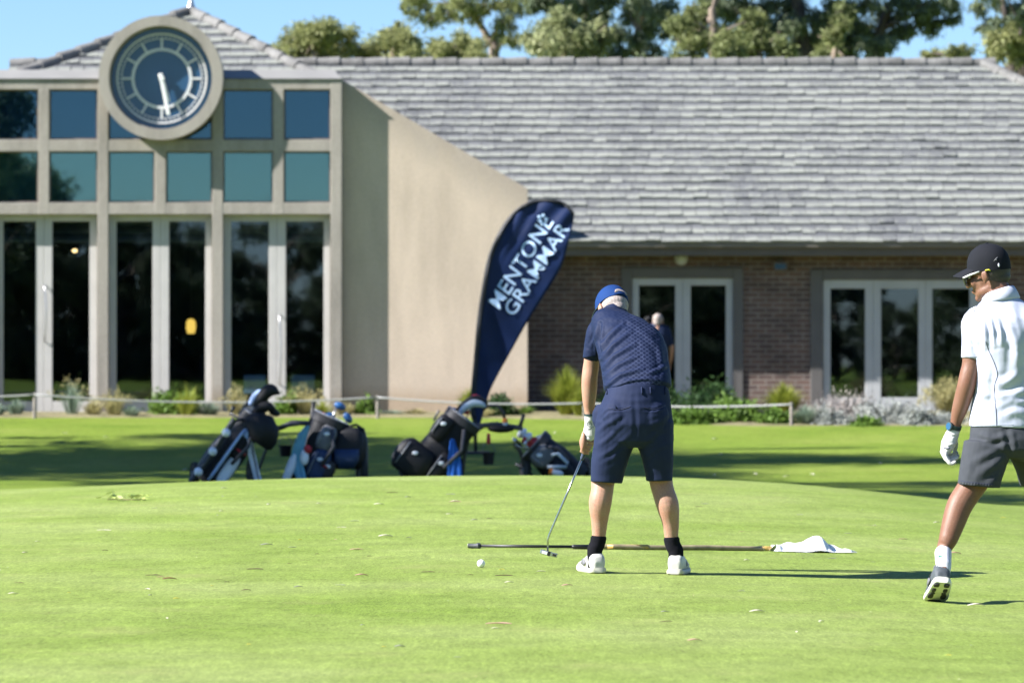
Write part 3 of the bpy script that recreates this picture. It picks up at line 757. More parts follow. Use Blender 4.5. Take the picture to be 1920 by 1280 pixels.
# trees standing left of the view; their shade falls across the fairway.  One is built, the others copied.
def copy_tree(o, loc, rz, sc=1.0, label=None, xy=1.0):
    c = o.copy(); COL.objects.link(c); c.location = loc; c.rotation_euler = (0,0,rz); c.scale = (sc*xy, sc*xy, sc)
    if label: c['label'] = label
    for ch in list(o.children):
        k = ch.copy(); COL.objects.link(k); k.parent = c
    return c
def big_tree(base, h, spread, seed_n, label, grp, zlo=.42, dens=.15):
    b = Vector(base); cl = []
    for i in range(seed_n):
        a = RNG.uniform(0, 6.28); q = RNG.uniform(.15,1)**.6*spread; z = h*RNG.uniform(zlo,.95)
        r = RNG.uniform(.7,1.25); cl.append(((b.x+q*math.cos(a), b.y+q*math.sin(a), b.z+z), (r*1.2,r*1.2,r*.75)))
    tr = [(b,.3),(b+Vector((.1,0,h*.3)),.24),(b+Vector((-.1,.1,h*.55)),.16),(b+Vector((.1,0,h*.8)),.08)]
    return tree('gum_tree', tuple(b), cl, None, tr, M_euc_d, M_bark, label, group=grp, L=.30, Wd=.10, droop=.4, dens=dens, rmax=.08)
G1 = 'gum trees left of the fairway'
SH = [(-13.5,47.8,11.0,11), (-18.0,48.6,17,11), (-11.2,57.2,7.0,11), (-25,48.0,20,11), (-14.5,52.6,9,11), (-21.5,50.5,18,11), (-19.5,40.2,20,11)]
t0 = big_tree((SH[0][0],SH[0][1],float(terrain(*SH[0][:2]))), SH[0][2], 3.0, 14, 'gum tree beside the fairway left of the view', G1)
for i, (x, y, h, _) in enumerate(SH[1:]):
    copy_tree(t0, (x, y, float(terrain(x, y))), 1.3*i+.7, h/11.0, None, .72)
G2 = 'trees across the course behind the photographer'
t1 = big_tree((-17,-42,0), 7.5, 4.2, 52, 'tree across the course behind the photographer', G2, .04, .32)
for i, (x, y, s_) in enumerate([(-25.0,-40,1.5),(-36,-44,1.1),(-10,-46,.95),(-3,-42,.8),(5,-45,.9),(12,-41,.34),(17,-46,.42),(25,-43,.5),(32,-45,1.1),(-42,-42,1.3),(9,-52,.9),(-21,-50,1.0),(-13,-38,.62),(20.5,-38,.75),(9.5,-55,1.1),(15.3,-58,.62)]):
    copy_tree(t1, (x, y, 0), 1.1*i, s_)

# planting along the wall
def bush(px, pyb, Y, wp, hp, m, label, L=.085, Wd=.036, n=2600, name='shrub', cat='shrub', sub=26):
    n = int(n*1.5)
    w = wp/F*Y/2; h = hp/F*Y; x = (px-CXP)/F*Y; z = H+(HY-pyb)/F*Y; z = min(z, float(terrain(x, Y))+.02)
    h = (H+(HY-(pyb-hp))/F*Y) - z
    o = empty(name, (x, Y, z), label, cat)
    mb = MB()
    for i in range(9):
        a = RNG.uniform(0,6.28); q = Vector((x+w*.75*math.cos(a), Y+w*.5*math.sin(a), z+h*RNG.uniform(.5,.9)))
        mb.limb([(Vector((x+.1*math.cos(a),Y+.1*math.sin(a),z)),.014),((q+Vector((x,Y,z)))/2+Vector((0,0,.08)),.01),(q,.004)], 5, 2)
    mb.build('stem', M_core_d, o)
    t = RNG.normal(size=(sub,3)); t /= np.linalg.norm(t,axis=1)[:,None]; t *= RNG.uniform(.3,.9,(sub,1))
    t[:,2] = np.abs(t[:,2])*.95
    k = RNG.integers(0,sub,n); c = t[k]+RNG.normal(size=(n,3))*.16; c[:,2] = np.abs(c[:,2])
    pts = np.array((x,Y,z))+c*np.array((w,min(w,.8),h*.92))
    leaf_object('foliage', pts, L, Wd, m, o, -.2)
    return o
def tuft(px, pyb, Y, wp, hp, m, label, n=520, name='grass_tuft', seed_m=None):
    w = wp/F*Y/2; x = (px-CXP)/F*Y; z = float(terrain(x, Y))+.01; h = (H+(HY-(pyb-hp))/F*Y)-z
    o = empty(name, (x, Y, z), label, 'ornamental grass')
    mb = MB(); hd = []
    for i in range(n):
        a = RNG.uniform(0,6.28); s_ = RNG.uniform(0,1)**.7; l = h*RNG.uniform(.65,1.08)*(1-.25*s_)
        b = Vector((x+.08*math.cos(a)*s_, Y+.08*math.sin(a)*s_, z)); d = Vector((math.cos(a),math.sin(a),0)); u = Vector((-d.y,d.x,0))*.006
        m1 = b+d*w*s_*.45+Vector((0,0,l*.65)); m2 = b+d*w*s_+Vector((0,0,l*(1-.35*s_*s_)))
        k = len(mb.v); mb.v += [tuple(b-u),tuple(b+u),tuple(m1+u*.9),tuple(m1-u*.9),tuple(m2)]; mb.f += [(k,k+1,k+2,k+3),(k+3,k+2,k+4)]
        if seed_m and i % 4 == 0: hd += [m2+Vector(RNG.normal(size=3))*.02 for _ in range(5)]
    k0 = len(mb.f)
    for p in hd:
        d = Vector((RNG.normal(0,.5),RNG.normal(0,.5),1)).normalized()*.05; s_ = d.cross(Vector(RNG.normal(size=3))).normalized()*.007; k = len(mb.v)
        mb.v += [tuple(p),tuple(p+d*.5+s_),tuple(p+d),tuple(p+d*.5-s_)]; mb.f.append((k,k+1,k+2,k+3))
    ob = mb.build('blades', m, o)
    if hd:
        ob.data.materials.append(seed_m); ob.data.polygons.foreach_set('material_index', [0]*k0+[1]*(len(mb.f)-k0))
    return o
tuft(-8,790,67.6,60,40,M_bluegrass,'blue green grass tuft at the left edge by the first glazed door',300)
tuft(30,785,68.2,50,42,M_bluegrass,'short blue grass clump left of the first rope post',260)
tuft(135,785,68.4,70,80,M_bluegrass,'thin wispy grass with tall stems before the first wide pane',130,seed_m=M_straw)
tuft(175,784,67.8,60,40,M_straw,'dry straw coloured tuft under the first column',220)
tuft(215,782,67.4,70,52,M_straw,'tan seeded grass clump left of the bright green bush',240,seed_m=M_straw)
tuft(245,784,67.2,50,28,M_bluegrass,'low silvery tuft at the foot of the bright green bush',240)
bush(322,784,68.2,110,62,M_shrub,'bright green leafy bush below the second glazed bay',n=3200)
tuft(350,783,67.5,90,70,M_reed,'arching green blades rising behind the bright bush',160)
tuft(392,785,67.6,80,38,M_bluegrass,'pale grey green tuft left of the leaning white panelled golf bag',300)
tuft(440,782,68.2,50,60,M_straw,'tan feathery grass between the green bush and the golf bags',160,seed_m=M_straw)
bush(538,785,68.0,46,52,M_shrub,'small round green bush behind the second golf bag handle',n=1400)
tuft(572,786,68.0,80,64,M_straw,'pale golden grass clump below the third glazed bay',320,seed_m=M_straw)
tuft(605,787,67.5,50,40,M_reed,'yellow green tuft beside the end column',220)
tuft(648,786,68.2,60,36,M_straw,'small dry clump at the foot of the shaded wall',220)
bush(688,784,68.2,40,48,M_shrub,'slender green plant by the second rope post',n=800,sub=12)
tuft(735,785,68.6,90,18,M_bluegrass,'low blue green ground tuft under the sunlit wall',320)
tuft(780,785,68.6,70,22,M_straw,'low straw tuft against the sunlit wall',240)
tuft(880,782,68.0,70,60,M_reed,'yellow green grass behind the foot of the feather flag',420)
bush(938,786,67.4,70,44,M_shrub_d,'dark rounded bush right of the feather flag foot',n=2400)
tuft(905,788,66.9,70,28,M_straw,'dry pale clump in front of the dark rounded bush',260)
tuft(985,786,68.6,60,30,M_shrub,'short green tuft at the corner of the rendered wall',200)
tuft(1062,792,67.6,110,112,M_reed,'tall yellow green reed clump before the shaded brick wall',1100)
tuft(1090,795,66.9,70,78,M_reed,'second reed clump touching the bent golfer arm',520)
bush(1140,790,67.6,120,60,M_shrub_d,'dark bush hidden mostly by the bent golfer',n=1800)
bush(1240,795,66.8,110,74,M_shrub_d,'dark green bush between the golfer and the two leaf door',n=2400)
bush(1325,792,66.4,120,84,M_shrub_d,'tall dark rose bush under the two leaf door',n=3000)
bush(1300,800,63.6,110,40,M_shrub,'low green bush left of the rose bush behind the rope',n=2400)
bush(1390,800,64.2,150,62,M_shrub,'spreading mid green bush under the brick pier',n=3600)
bush(1450,803,63.6,90,46,M_shrub,'low bright green bush beside the last rope post',n=2200)
tuft(1468,790,66.2,120,78,M_reed,'golden green fountain grass against the sunlit brick',1100)
tuft(1510,804,63.4,80,50,M_bluegrass,'blue green grass right of the last rope post',420)
bush(1588,806,65.0,150,84,M_silver2,'mauve grey seeded shrub before the triple door',L=.05,Wd=.02,n=4200)
bush(1560,806,63.3,90,50,M_silver,'silver leaved shrub at the left of the lavender mass',L=.06,Wd=.02,n=2600)
bush(1660,808,63.6,130,66,M_silver,'large silver leaved shrub in the middle of the lavender mass',L=.06,Wd=.02,n=3800)
bush(1722,809,63.2,90,52,M_silver,'silver leaved shrub at the right end of the lavender mass',L=.06,Wd=.02,n=2800)
bush(1618,808,62.9,80,26,M_shrub,'low green plant at the lawn edge below the silver shrubs',n=1400)
bush(1775,811,63.6,110,44,M_silver,'low silver shrub behind the walking man glove',L=.06,Wd=.02,n=2600)
tuft(1782,806,64.6,110,96,M_straw,'golden plumed grass clump beside the walking man elbow',1100,seed_m=M_straw)
bush(1890,812,64.0,160,70,M_silver,'silver shrub mass behind the walking man hips',L=.06,Wd=.02,n=3200)

# rope fence
M_post = mat('post_wood', (.20,.175,.15), .8, .2, 10)
M_rope = mat('rope', (.28,.28,.275), .8, .1, 30)
posts = [(-250,735,66.6),(65,736,66.4),(708,741,66.4),(1096,752,65.6),(1484,754,63.0)]
pl_ = ['first rope post beyond the left edge','slim grey rope post before the first glazed door','slim rope post at the foot of the shaded wall corner','slim rope post behind the bent golfer forearm','slim pale rope post at the right end of the rope']
tops = []
for (px, py, Y), lb in zip(posts, pl_):
    q = P(px, py, Y); z = float(terrain(q.x, Y)); n = 12
    MBp = MB().tube([Vector((q.x,Y,z-.05)), Vector((q.x,Y,q.z-.012)), Vector((q.x,Y,q.z))], [.026,.026,.018], n)
    tag(MBp.build('rope_post', M_post, None, (q.x,Y,z), sharp=40), lb, 'post', 'posts of the rope fence'); tops.append(Vector((q.x,Y,q.z-.03)))
sag = [.05,.10,.05,.045]
rl = ['white rope between the left edge and the first post','long white rope sagging past the glazed doors','white rope crossing the sunlit wall and feather flag','white rope from behind the golfer to the last post']
for a, b, s_, lb in zip(tops[:-1], tops[1:], sag, rl):
    pts = [a.lerp(b, t/24)-Vector((0,.028,4*s_*(t/24)*(1-t/24))) for t in range(25)]
    tag(MB().tube(pts, .013, 8).build('rope', M_rope, None, pts[0], smooth=True), lb, 'rope', 'ropes of the rope fence')

# ------------------------------------------------------------------ feather flag
M_sail = mat('flag_navy', (.004,.015,.066), .5, .25, 2.5, spec=.3)
M_sleeve = mat('flag_sleeve', (.008,.009,.012), .6, .1, 5)
M_letter = mat('flag_letter', (.50,.68,.92), .45, .04, 5)
FLY = 56.0
lc = [(893,800),(884,768),(887,720),(892,660),(897,600),(905,545),(915,490),(930,450),(950,415),(975,390),(1005,377),(1035,377),(1060,386),(1075,402)]
rc = [(899,800),(908,770),(918,735),(935,700),(960,655),(985,610),(1010,570),(1034,532),(1050,505),(1060,478),(1067,450),(1073,425),(1076,412),(1076,404)]
def crs(pts, n):
    out = []
    for i in range(len(pts)-1):
        p0 = np.array(pts[max(i-1,0)],float); p1 = np.array(pts[i],float); p2 = np.array(pts[i+1],float); p3 = np.array(pts[min(i+2,len(pts)-1)],float)
        for k in range(n):
            t = k/n; out.append(.5*(2*p1+(p2-p0)*t+(2*p0-5*p1+4*p2-p3)*t*t+(3*p1-p0-3*p2+p3)*t**3))
    out.append(np.array(pts[-1],float)); return out
def fbulge(px, py):                                   # gentle billow and creases near the top and along the sleeve
    top = max(0, min(1, (520-py)/120))
    d = (px-1000)*.5+(py-400)*.86
    b = .05*math.sin((px-880)/60)+.03*math.sin(py/70.+px/90)
    a2 = math.atan2(py-560, px-905)
    return b + top*.014*math.sin(a2*34+.4*math.sin(px/13)) + .008*math.sin(px*.10-py*.045)
def FP(px, py, off=0): return P(px, py, FLY+fbulge(px, py)+off)
base = Vector((P(892,800,FLY).x, FLY, float(terrain(P(892,800,FLY).x, FLY))))
flag = empty('feather_flag', base, 'navy teardrop feather flag with white lettering planted behind the golf bags', 'flag')
A = crs(lc, 5); B = crs(rc, 5); nu = 22; mb = MB()
for side, off in ((0,-.002),(1,.002)):
    for a, b in zip(A, B):
        for j in range(nu+1):
            q = a+(b-a)*j/nu; mb.v.append(tuple(FP(q[0], q[1], off)))
nr = len(A); m0 = nr*(nu+1)
for i in range(nr-1):
    for j in range(nu):
        a = i*(nu+1)+j; mb.f.append((a, a+1, a+nu+2, a+nu+1)); mb.f.append((m0+a, m0+a+nu+1, m0+a+nu+2, m0+a+1))
    for j in (0, nu):
        a = i*(nu+1)+j; mb.f.append((a, a+nu+1, m0+a+nu+1, m0+a) if j == 0 else (a, m0+a, m0+a+nu+1, a+nu+1))
sail = mb.build('sail', M_sail, flag, smooth=True)
pole = [Vector((base.x, FLY, base.z))]+[FP(p[0]+1, p[1]) for p in A[2:]]
MB().tube(pole, [.02]+[.03-.012*i/len(pole) for i in range(1, len(pole))], 10).build('pole', M_sleeve, flag, smooth=True)
MB().tube([FP(p[0]-1, p[1], -.004)+Vector((.03,0,0)) for p in A[3:-4]], .022, 8).build('sleeve', M_sleeve, flag, smooth=True)
MB().box((base.x-.18,FLY-.18,base.z-.02),(base.x+.18,FLY+.18,base.z+.03)).build('base_plate', M_black, flag, bevel=.01)
def lettering(txt, o, ex, ey, parent):
    cu = bpy.data.curves.new('t', 'FONT'); cu.body = txt; cu.space_character = 1.02; cu.resolution_u = 4; cu.offset = .004
    t = bpy.data.objects.new('t', cu); COL.objects.link(t)
    me = bpy.data.meshes.new_from_object(t.evaluated_get(bpy.context.evaluated_depsgraph_get()))
    bpy.data.objects.remove(t); bpy.data.curves.remove(cu)
    bm = bmesh.new(); bm.from_mesh(me); bmesh.ops.triangulate(bm, faces=bm.faces); bmesh.ops.subdivide_edges(bm, edges=bm.edges, cuts=1)
    xs_ = [v.co.x for v in bm.verts]; ys_ = [v.co.y for v in bm.verts]; x0, x1, y0, y1 = min(xs_), max(xs_), min(ys_), max(ys_)
    off = wloc(parent)
    for v in bm.verts:
        u = (v.co.x-x0)/(x1-x0); w = (v.co.y-y0)/(y1-y0)
        v.co = FP(o[0]+ex[0]*u+ey[0]*w, o[1]+ex[1]*u+ey[1]*w, -.012) - off
    bmesh.ops.recalc_face_normals(bm, faces=bm.faces); bm.to_mesh(me); bm.free(); me.name = 'lettering'; me.materials.clear(); me.materials.append(M_letter)
    o_ = bpy.data.objects.new('lettering', me); COL.objects.link(o_); o_.parent = parent
lettering('MENTONE', (938,581), (101,-164), (-23,-17), sail)
lettering('GRAMMAR', (964,594), (105,-165), (-21,-15), sail)
mb = MB()
for px, py in ((1011,407),(1019,404),(1014,414),(1024,410),(1017,420)):
    q = FP(px, py, -.014); mb.ell(q, (.022,.004,.022), None, 10, 6)
mb.build('emblem', M_letter, sail)

# ------------------------------------------------------------------ golf bags, clubs and trolleys
M_nyl = mat('nylon_black', (.010,.010,.013), .6, .3, 6, .004, 40, spec=.3)
M_nyl2 = mat('nylon_charcoal', (.022,.021,.026), .6, .3, 6, .004, 40)
M_navy = mat('nylon_navy', (.015,.035,.10), .55, .25, 6, .004, 40)
M_lblue = mat('panel_light_blue', (.42,.55,.85), .5, .1, 6)
M_lwhite = mat('panel_white', (.80,.82,.88), .5, .1, 6)
M_cyan = mat('towel_cyan', (.20,.46,.62), .9, .15, 8, .006, 60)
M_blue = mat('towel_blue', (.015,.12,.52), .9, .15, 8, .006, 60)
M_red = mat('red_trim', (.42,.02,.03), .5, .1, 8)
M_grey = mat('grey_cloth', (.16,.16,.17), .8, .2, 8)
M_tube = mat('trolley_tube', (.05,.052,.058), .35, .15, 8, metal=.3)
M_silver_m = mat('club_steel', (.55,.56,.58), .22, .08, 8, metal=.9)
M_orange = mat('orange_cap', (.75,.20,.02), .5, .05, 8)
M_bottle = mat('bottle_plastic', (.45,.52,.60), .25, .05, 8)
M_bluehead = mat('club_head_blue', (.02,.08,.22), .2, .1, 8, coat=.6)
M_zip = mat('zip_grey', (.30,.31,.34), .45, .1, 20)
M_strapw = mat('strap_webbing', (.05,.05,.06), .7, .2, 20)
M_rubber = mat('rubber', (.02,.02,.02), .8, .2, 10)

def bag(B, T, r, Y, m, label, parts, rt=None, e=2.6):
    b = P(*B, Y); t = P(*T, Y); r = r/F*Y; rt = (rt or r*F/Y)/F*Y; ax = (t-b).normalized(); sx = Vector((0,1,0)).cross(ax).normalized(); sy = Vector((0,1,0))
    o = empty('golf_bag', b, label, 'golf bag', 'golf bags standing on trolleys')
    secs = [(b, sx*r*.92, sy*r*.85), (b+ax*.02, sx*r, sy*r*.95)]
    for k in range(1, 8):
        q = k/8; rr = r+(rt-r)*q; secs.append((b.lerp(t, q), sx*rr*(1-.05*math.sin(q*9)), sy*rr*(.95+.03*math.sin(q*7))))
    secs.append((t, sx*rt, sy*rt*.95))
    body = MB().sections(secs, 24, e).build('body', m, o, sharp=50)
    MB().sections([(t-ax*.04, sx*rt*1.08, sy*rt*1.03),(t+ax*.05, sx*rt*1.1, sy*rt*1.05),(t+ax*.055, sx*rt*.95, sy*rt*.9),(t+ax*.0, sx*rt*.93, sy*rt*.88)], 24, e).build('top_cuff', M_nyl2, o, sharp=50)
    MB().sections([(b-ax*.03, sx*r*.96, sy*r*.9),(b+ax*.06, sx*r*1.03, sy*r*.98)], 24, e).build('bag_base', M_rubber, o, sharp=50)
    for nm, q0, q1, off, w, d, mm in parts:            # pockets: span along the axis, sideways offset, width, depth outward (to the camera)
        c0 = b.lerp(t, q0)+sx*(off/F*Y); c1 = b.lerp(t, q1)+sx*(off/F*Y); ww = w/F*Y/2; dd = d/F*Y
        s_ = []
        for k in range(9):
            q = k/8; f = math.sin(math.pi*min(1,max(.05,q*.94+.03)))**.2
            s_.append((c0.lerp(c1, q)-sy*(r*.62), sx*ww*f, sy*(dd*f+r*.2)))
        MB().sections(s_, 24, 3.6).build(nm, mm, o, smooth=True)
    for nm, q0, q1, off, w, d, mm in parts[:3]:
        if mm in (M_lblue, M_lwhite, M_red): continue
        c0 = b.lerp(t, q0+.06)+sx*((off-w*.30)/F*Y); c1 = b.lerp(t, q1-.06)+sx*((off-w*.30)/F*Y); dd = sy*(r*.62+d/F*Y+r*.19)
        MB().tube([c0-dd*.98, c0.lerp(c1,.5)-dd*1.03, c1-dd*.98], .006, 6).build('zip', M_zip, o, smooth=True)
        q = c0.lerp(c1,.75)+sx*(w*.25/F*Y)-dd*1.02; MB().ell(q, (.035,.006,.022), None, 12, 8).build('sewn_badge', M_lwhite, o, smooth=True)
    MB().tube([t-sy*r*1.0-ax*.06+sx*r*.3, t.lerp(b,.3)-sy*r*1.55+sx*r*.75, t.lerp(b,.62)-sy*r*1.35+sx*r*.55], .022, 8).build('shoulder_strap', M_strapw, o, smooth=True)
    rim = [t+ax*.055+sx*rt*1.04*math.cos(a_)+sy*rt*1.0*math.sin(a_) for a_ in [2*math.pi*k/24 for k in range(25)]]
    MB().tube(rim, .010, 6).build('rim', M_zip, o, smooth=True)
    return o, (b, t, ax, sx, r)

def club(tip, frm, Y, kind, label, m=None, dy=0, tip_path=None):
    a = P(*frm, Y+dy); b = P(*tip, Y+dy*1.3); o = empty('golf_club', a, label, 'golf club', 'golf clubs in the bags')
    MB().tube([a, b], [.008,.006], 8).build('shaft', M_silver_m, o, smooth=True)
    d = (b-a).normalized(); s_ = Vector((1,0,0)) if abs(d.x) < .8 else Vector((0,0,1)); s_ = (s_-d*s_.dot(d)).normalized()
    mb = MB()
    if kind == 'path': mb.limb([(P(x, y, Y+dy), r) for x, y, r in tip_path], 12, 4)
    elif kind == 'wood': mb.ell(b+s_*.03, (1,1,1), Matrix((s_*.072, d.cross(s_)*.06, d*.044)).transposed(), 14, 8)
    elif kind == 'cover': mb.ell(b+s_*.02, (1,1,1), Matrix((s_*.085, d.cross(s_)*.06, d*.07)).transposed(), 14, 8); mb.limb([(b, .045),(b-d*.18, .028)], 10, 2)
    elif kind == 'putter': mb.limb([(b-s_*.02, .012),(b+s_*.10, .012)], 8, 2)
    else: mb.sections([(b-s_*.005-d*.008, d*.010, d.cross(s_)*.008),(b+s_*.04, d*.02, d.cross(s_)*.008),(b+s_*.075+d*.01, d*.027, d.cross(s_)*.006)], 12, 2.6)
    mb.build('head_cover' if kind in ('cover','path') else 'club_head', m or M_silver_m, o, smooth=True)
    return o

def wheel(c, r, parent, w=.05, tilt=0):
    n = 28; A_ = MB(); ax = Vector((math.cos(tilt), math.sin(tilt), 0)); u = Vector((-ax.y, ax.x, 0)); z = Vector((0,0,1))
    def lat(prof): return [[c+ax*x+(u*math.cos(2*math.pi*j/n)+z*math.sin(2*math.pi*j/n))*rr for j in range(n)] for rr, x in prof]
    o = MB().loft(lat([(r*.80,-w*.4),(r*.95,-w*.5),(r,-w*.2),(r,w*.2),(r*.95,w*.5),(r*.80,w*.4)])).build('wheel', M_rubber, parent, sharp=40)
    mb = MB(); mb.loft(lat([(r*.22,-w*.6),(r*.22,w*.6)]))
    for k in range(5):
        a = 2*math.pi*k/5; mb.tube([c, c+(u*math.cos(a)+z*math.sin(a))*r*.82], .012, 6)
    mb.build('hub', M_grey, o, sharp=40)

def trolley(Y, tubes, wheels, label, handle=None, post=None, extra=()):
    q = P(*wheels[0][:2], Y); base = Vector((q.x, Y, float(terrain(q.x, Y))))
    o = empty('golf_trolley', base, label, 'golf trolley', 'golf trolleys on the grass')
    mb = MB()
    for pts, r in tubes: mb.tube([P(a, b, Y+d) for a, b, d in pts], r, 10)
    mb.build('frame', M_tube, o, sharp=50)
    for px, py, dy, r in wheels:
        c = P(px, py, Y+dy); c.z = float(terrain(c.x, Y+dy))+r; wheel(c, r, o, .055, .35)
    if handle: MB().tube([P(a, b, Y+d) for a, b, d in handle], .017, 10).build('handle', M_black, o, smooth=True)
    if post: MB().tube([P(a, b, Y+d) for a, b, d in post], .022, 10).build('umbrella_holder', M_black, o, smooth=True)
    for nm, mbx, m in extra: mbx.build(nm, m, o, smooth=True)
    return o

def bucket(px, py, Y, w, h, label):
    c = P(px, py, Y); r = w/F*Y/2; hh = h/F*Y; n = 20
    o = empty('sand_bucket', (c.x, Y, c.z-hh/2), label, 'bucket', 'sand buckets on the trolleys')
    rg = lambda r_, z: [Vector((c.x+r_*math.cos(2*math.pi*j/n), Y+r_*math.sin(2*math.pi*j/n), c.z+z)) for j in range(n)]
    MB().loft([rg(r*.8,-hh/2), rg(r,hh/2), rg(r*1.06,hh/2), rg(r*1.06,hh/2-.015), rg(r*.95,hh/2-.012), rg(r*.74,-hh/2+.01)]).build('pail', M_nyl, o, sharp=40)
    MB().tube([Vector((c.x+r*math.cos(a), Y, c.z+hh/2+1.5*r*math.sin(a))) for a in [math.pi*k/14 for k in range(15)]], .0035, 6).build('bail', M_grey, o, smooth=True)

def cloth_strip(name, path, Y, widths, m, label, cat, dy=-.2):
    """hanging towel: pixel centre line with half widths"""
    mb = MB(); n = 9; nn = len(path)
    for s_ in (-1, 1):
        for (px, py), w in zip(path, widths):
            for j in range(n):
                t = j/(n-1)*2-1; mb.v.append(tuple(P(px+t*w, py+abs(t)*1.5, Y+dy+.02*math.sin(t*7+py*.05)+s_*.004)))
    for i in range(nn-1):
        for j in range(n-1):
            a = i*n+j; m0 = nn*n; mb.f.append((a,a+1,a+n+1,a+n)); mb.f.append((m0+a,m0+a+n,m0+a+n+1,m0+a+1))
    for i in range(nn-1):
        for j in (0, n-1):
            a = i*n+j; m0 = nn*n; mb.f.append((a,a+n,m0+a+n,m0+a))
    q = P(*path[0], Y+dy)
    return tag(mb.build(name, m, None, q, smooth=True, recalc=True), label, cat)

Y1 = 48.2
bag((392,902),(474,788),31,Y1,M_nyl2,'leaning golf bag with light blue and white panels at the left end of the row',
    [('side_pocket',.05,.62,-24,26,16,M_nyl2),('panel',.06,.50,17,24,6,M_lwhite),('stripe',.02,.86,-1,7,22,M_lblue),('accessory_pocket',.45,.80,10,26,10,M_nyl),('zip_trim',.56,.60,17,24,14,M_red),('shoulder_panel',.74,.96,10,22,9,M_lblue)], 27)
trolley(Y1, [([(357,903,-.28),(385,868,-.30),(440,785,-.28)],.035), ([(466,815,-.2),(487,900,-.2)],.012), ([(500,840,.1),(476,905,.1)],.018), ([(440,790,-.25),(470,780,0),(520,800,0),(560,795,.1)],.018)],
        [(472,893,.1,.15),(365,893,.2,.13)], 'black trolley carrying the panelled golf bag at the left', [(497,772,-.1),(470,795,-.1),(430,775,-.1)], None,
        [('clamp', MB().ell(P(372,884,Y1-.31),.05).ell(P(399,846,Y1-.31),.05).ell(P(424,811,Y1-.31),.05), M_lwhite)])
cloth_strip('scorecard_towel', [(468,822),(472,850),(479,880),(484,899)], Y1, [5,7,7,7], M_lwhite, 'white patterned towel hanging right of the panelled bag','towel')
bagc = P(489,806,Y1-.2)
o = empty('rain_hood', bagc, 'black drooping rain hood slung beside the panelled golf bag', 'rain hood')
MB().sections([(P(462,782,Y1-.12),Vector((.04,0,.05)),Vector((0,.05,0))),(P(474,788,Y1-.18),Vector((.07,0,.09)),Vector((0,.10,0))),(P(490,802,Y1-.2),Vector((.13,0,.13)),Vector((0,.13,0))),(P(502,818,Y1-.2),Vector((.13,0,.07)),Vector((0,.12,0))),(P(505,834,Y1-.2),Vector((.085,0,.02)),Vector((0,.08,0))),(P(504,843,Y1-.2),Vector((.03,0,0)),Vector((0,.03,0)))],22,2.3).build('shell', M_nyl, o, smooth=True)
club((474,756),(480,800),Y1,'path','white and blue head cover lowest on the left bag',M_lblue,.02,[(470,757,.03),(478,748,.055),(487,738,.05),(494,735,.03)])
club((492,748),(486,800),Y1,'path','black head cover standing highest on the left bag',M_nyl,-.05,[(482,757,.05),(492,744,.065),(504,732,.075),(514,733,.06),(522,737,.02)])
club((490,772),(486,805),Y1,'path','short black head cover low between the others on the left bag',M_nyl,-.08,[(478,772,.04),(490,764,.06),(502,762,.06),(512,766,.03)])
club((432,772),(466,800),Y1,'iron','dark thin iron poking left from the left bag',M_tube,.05)
club((455,762),(472,800),Y1,'iron','second dark thin iron in the left bag',M_tube,-.06)
club((510,770),(490,805),Y1,'wood','black rounded wood leaning right in the left bag',M_nyl,0)

Y2 = 48.6
bag((566,905),(618,790),38,Y2,M_nyl,'bulky black golf bag with cyan towel, second from the left',
    [('front_pocket',.10,.60,16,40,14,M_navy),('upper_pocket',.58,.95,8,34,12,M_grey),('ball_pocket',.20,.50,34,30,12,M_nyl2),('zip_trim',.36,.40,26,20,18,M_red)], 33)
q = [(535,894),(549,862),(556,872),(544,898)]
o = empty('umbrella', P(540,892,Y2-.3), 'rolled white lettered umbrella lying along the second bag', 'umbrella')
MB().limb([(P(537,896,Y2-.32),.045),(P(545,876,Y2-.33),.052),(P(552,856,Y2-.31),.04)],12,3).build('canopy', M_lwhite, o, smooth=True)
MB().limb([(P(552,856,Y2-.31),.015),(P(562,834,Y2-.28),.013)],8,2).build('handle', M_red, o, smooth=True)
cloth_strip('hanging_towel', [(577,797),(568,812),(560,836),(556,862),(560,880),(566,897)], Y2, [5,9,11,11,11,9], M_cyan, 'cyan towel draped down the left of the second golf bag','towel',-.33)
o = empty('cooler_pouch', P(660,850,Y2-.1), 'black and navy pouch hung on the right of the second golf bag', 'pouch')
MB().sections([(P(655,801,Y2-.1),Vector((.09,0,0)),Vector((0,.07,0))),(P(655,812,Y2-.1),Vector((.16,0,0)),Vector((0,.10,0))),(P(654,840,Y2-.1),Vector((.18,0,0)),Vector((0,.12,0))),(P(653,862,Y2-.1),Vector((.18,0,0)),Vector((0,.12,0))),(P(652,879,Y2-.1),Vector((.13,0,0)),Vector((0,.08,0)))],20,3).build('shell', M_nyl, o, smooth=True)
MB().sections([(P(650,842,Y2-.215),Vector((.14,0,0)),Vector((0,.03,0))),(P(650,862,Y2-.22),Vector((.14,0,0)),Vector((0,.04,0))),(P(649,878,Y2-.19),Vector((.09,0,0)),Vector((0,.03,0)))],16,3).build('front_pocket', M_navy, o, smooth=True)
trolley(Y2, [([(670,800,0),(680,806,.0),(686,830,0),(686,895,0)],.028), ([(523,803,.1),(548,792,.05),(575,793,0),(600,800,0)],.030), ([(640,800,.1),(600,905,.1)],.018), ([(676,880,0),(676,910,0)],.06)],
        [(678,890,0,.15),(560,895,.25,.15)], 'black trolley under the second golf bag with an upright umbrella post', [(650,800,-.05),(668,796,-.05),(682,805,-.05),(680,815,-.05)], [(578,800,0),(585,782,0),(588,753,0)])
MB_b = MB().ell(P(571,857,Y2-.36),(.05,.04,.09))
tag(MB_b.build('golf_glove', M_lwhite, None, P(571,857,Y2-.36), smooth=True), 'pale grey glove clipped between towel and second bag', 'glove')
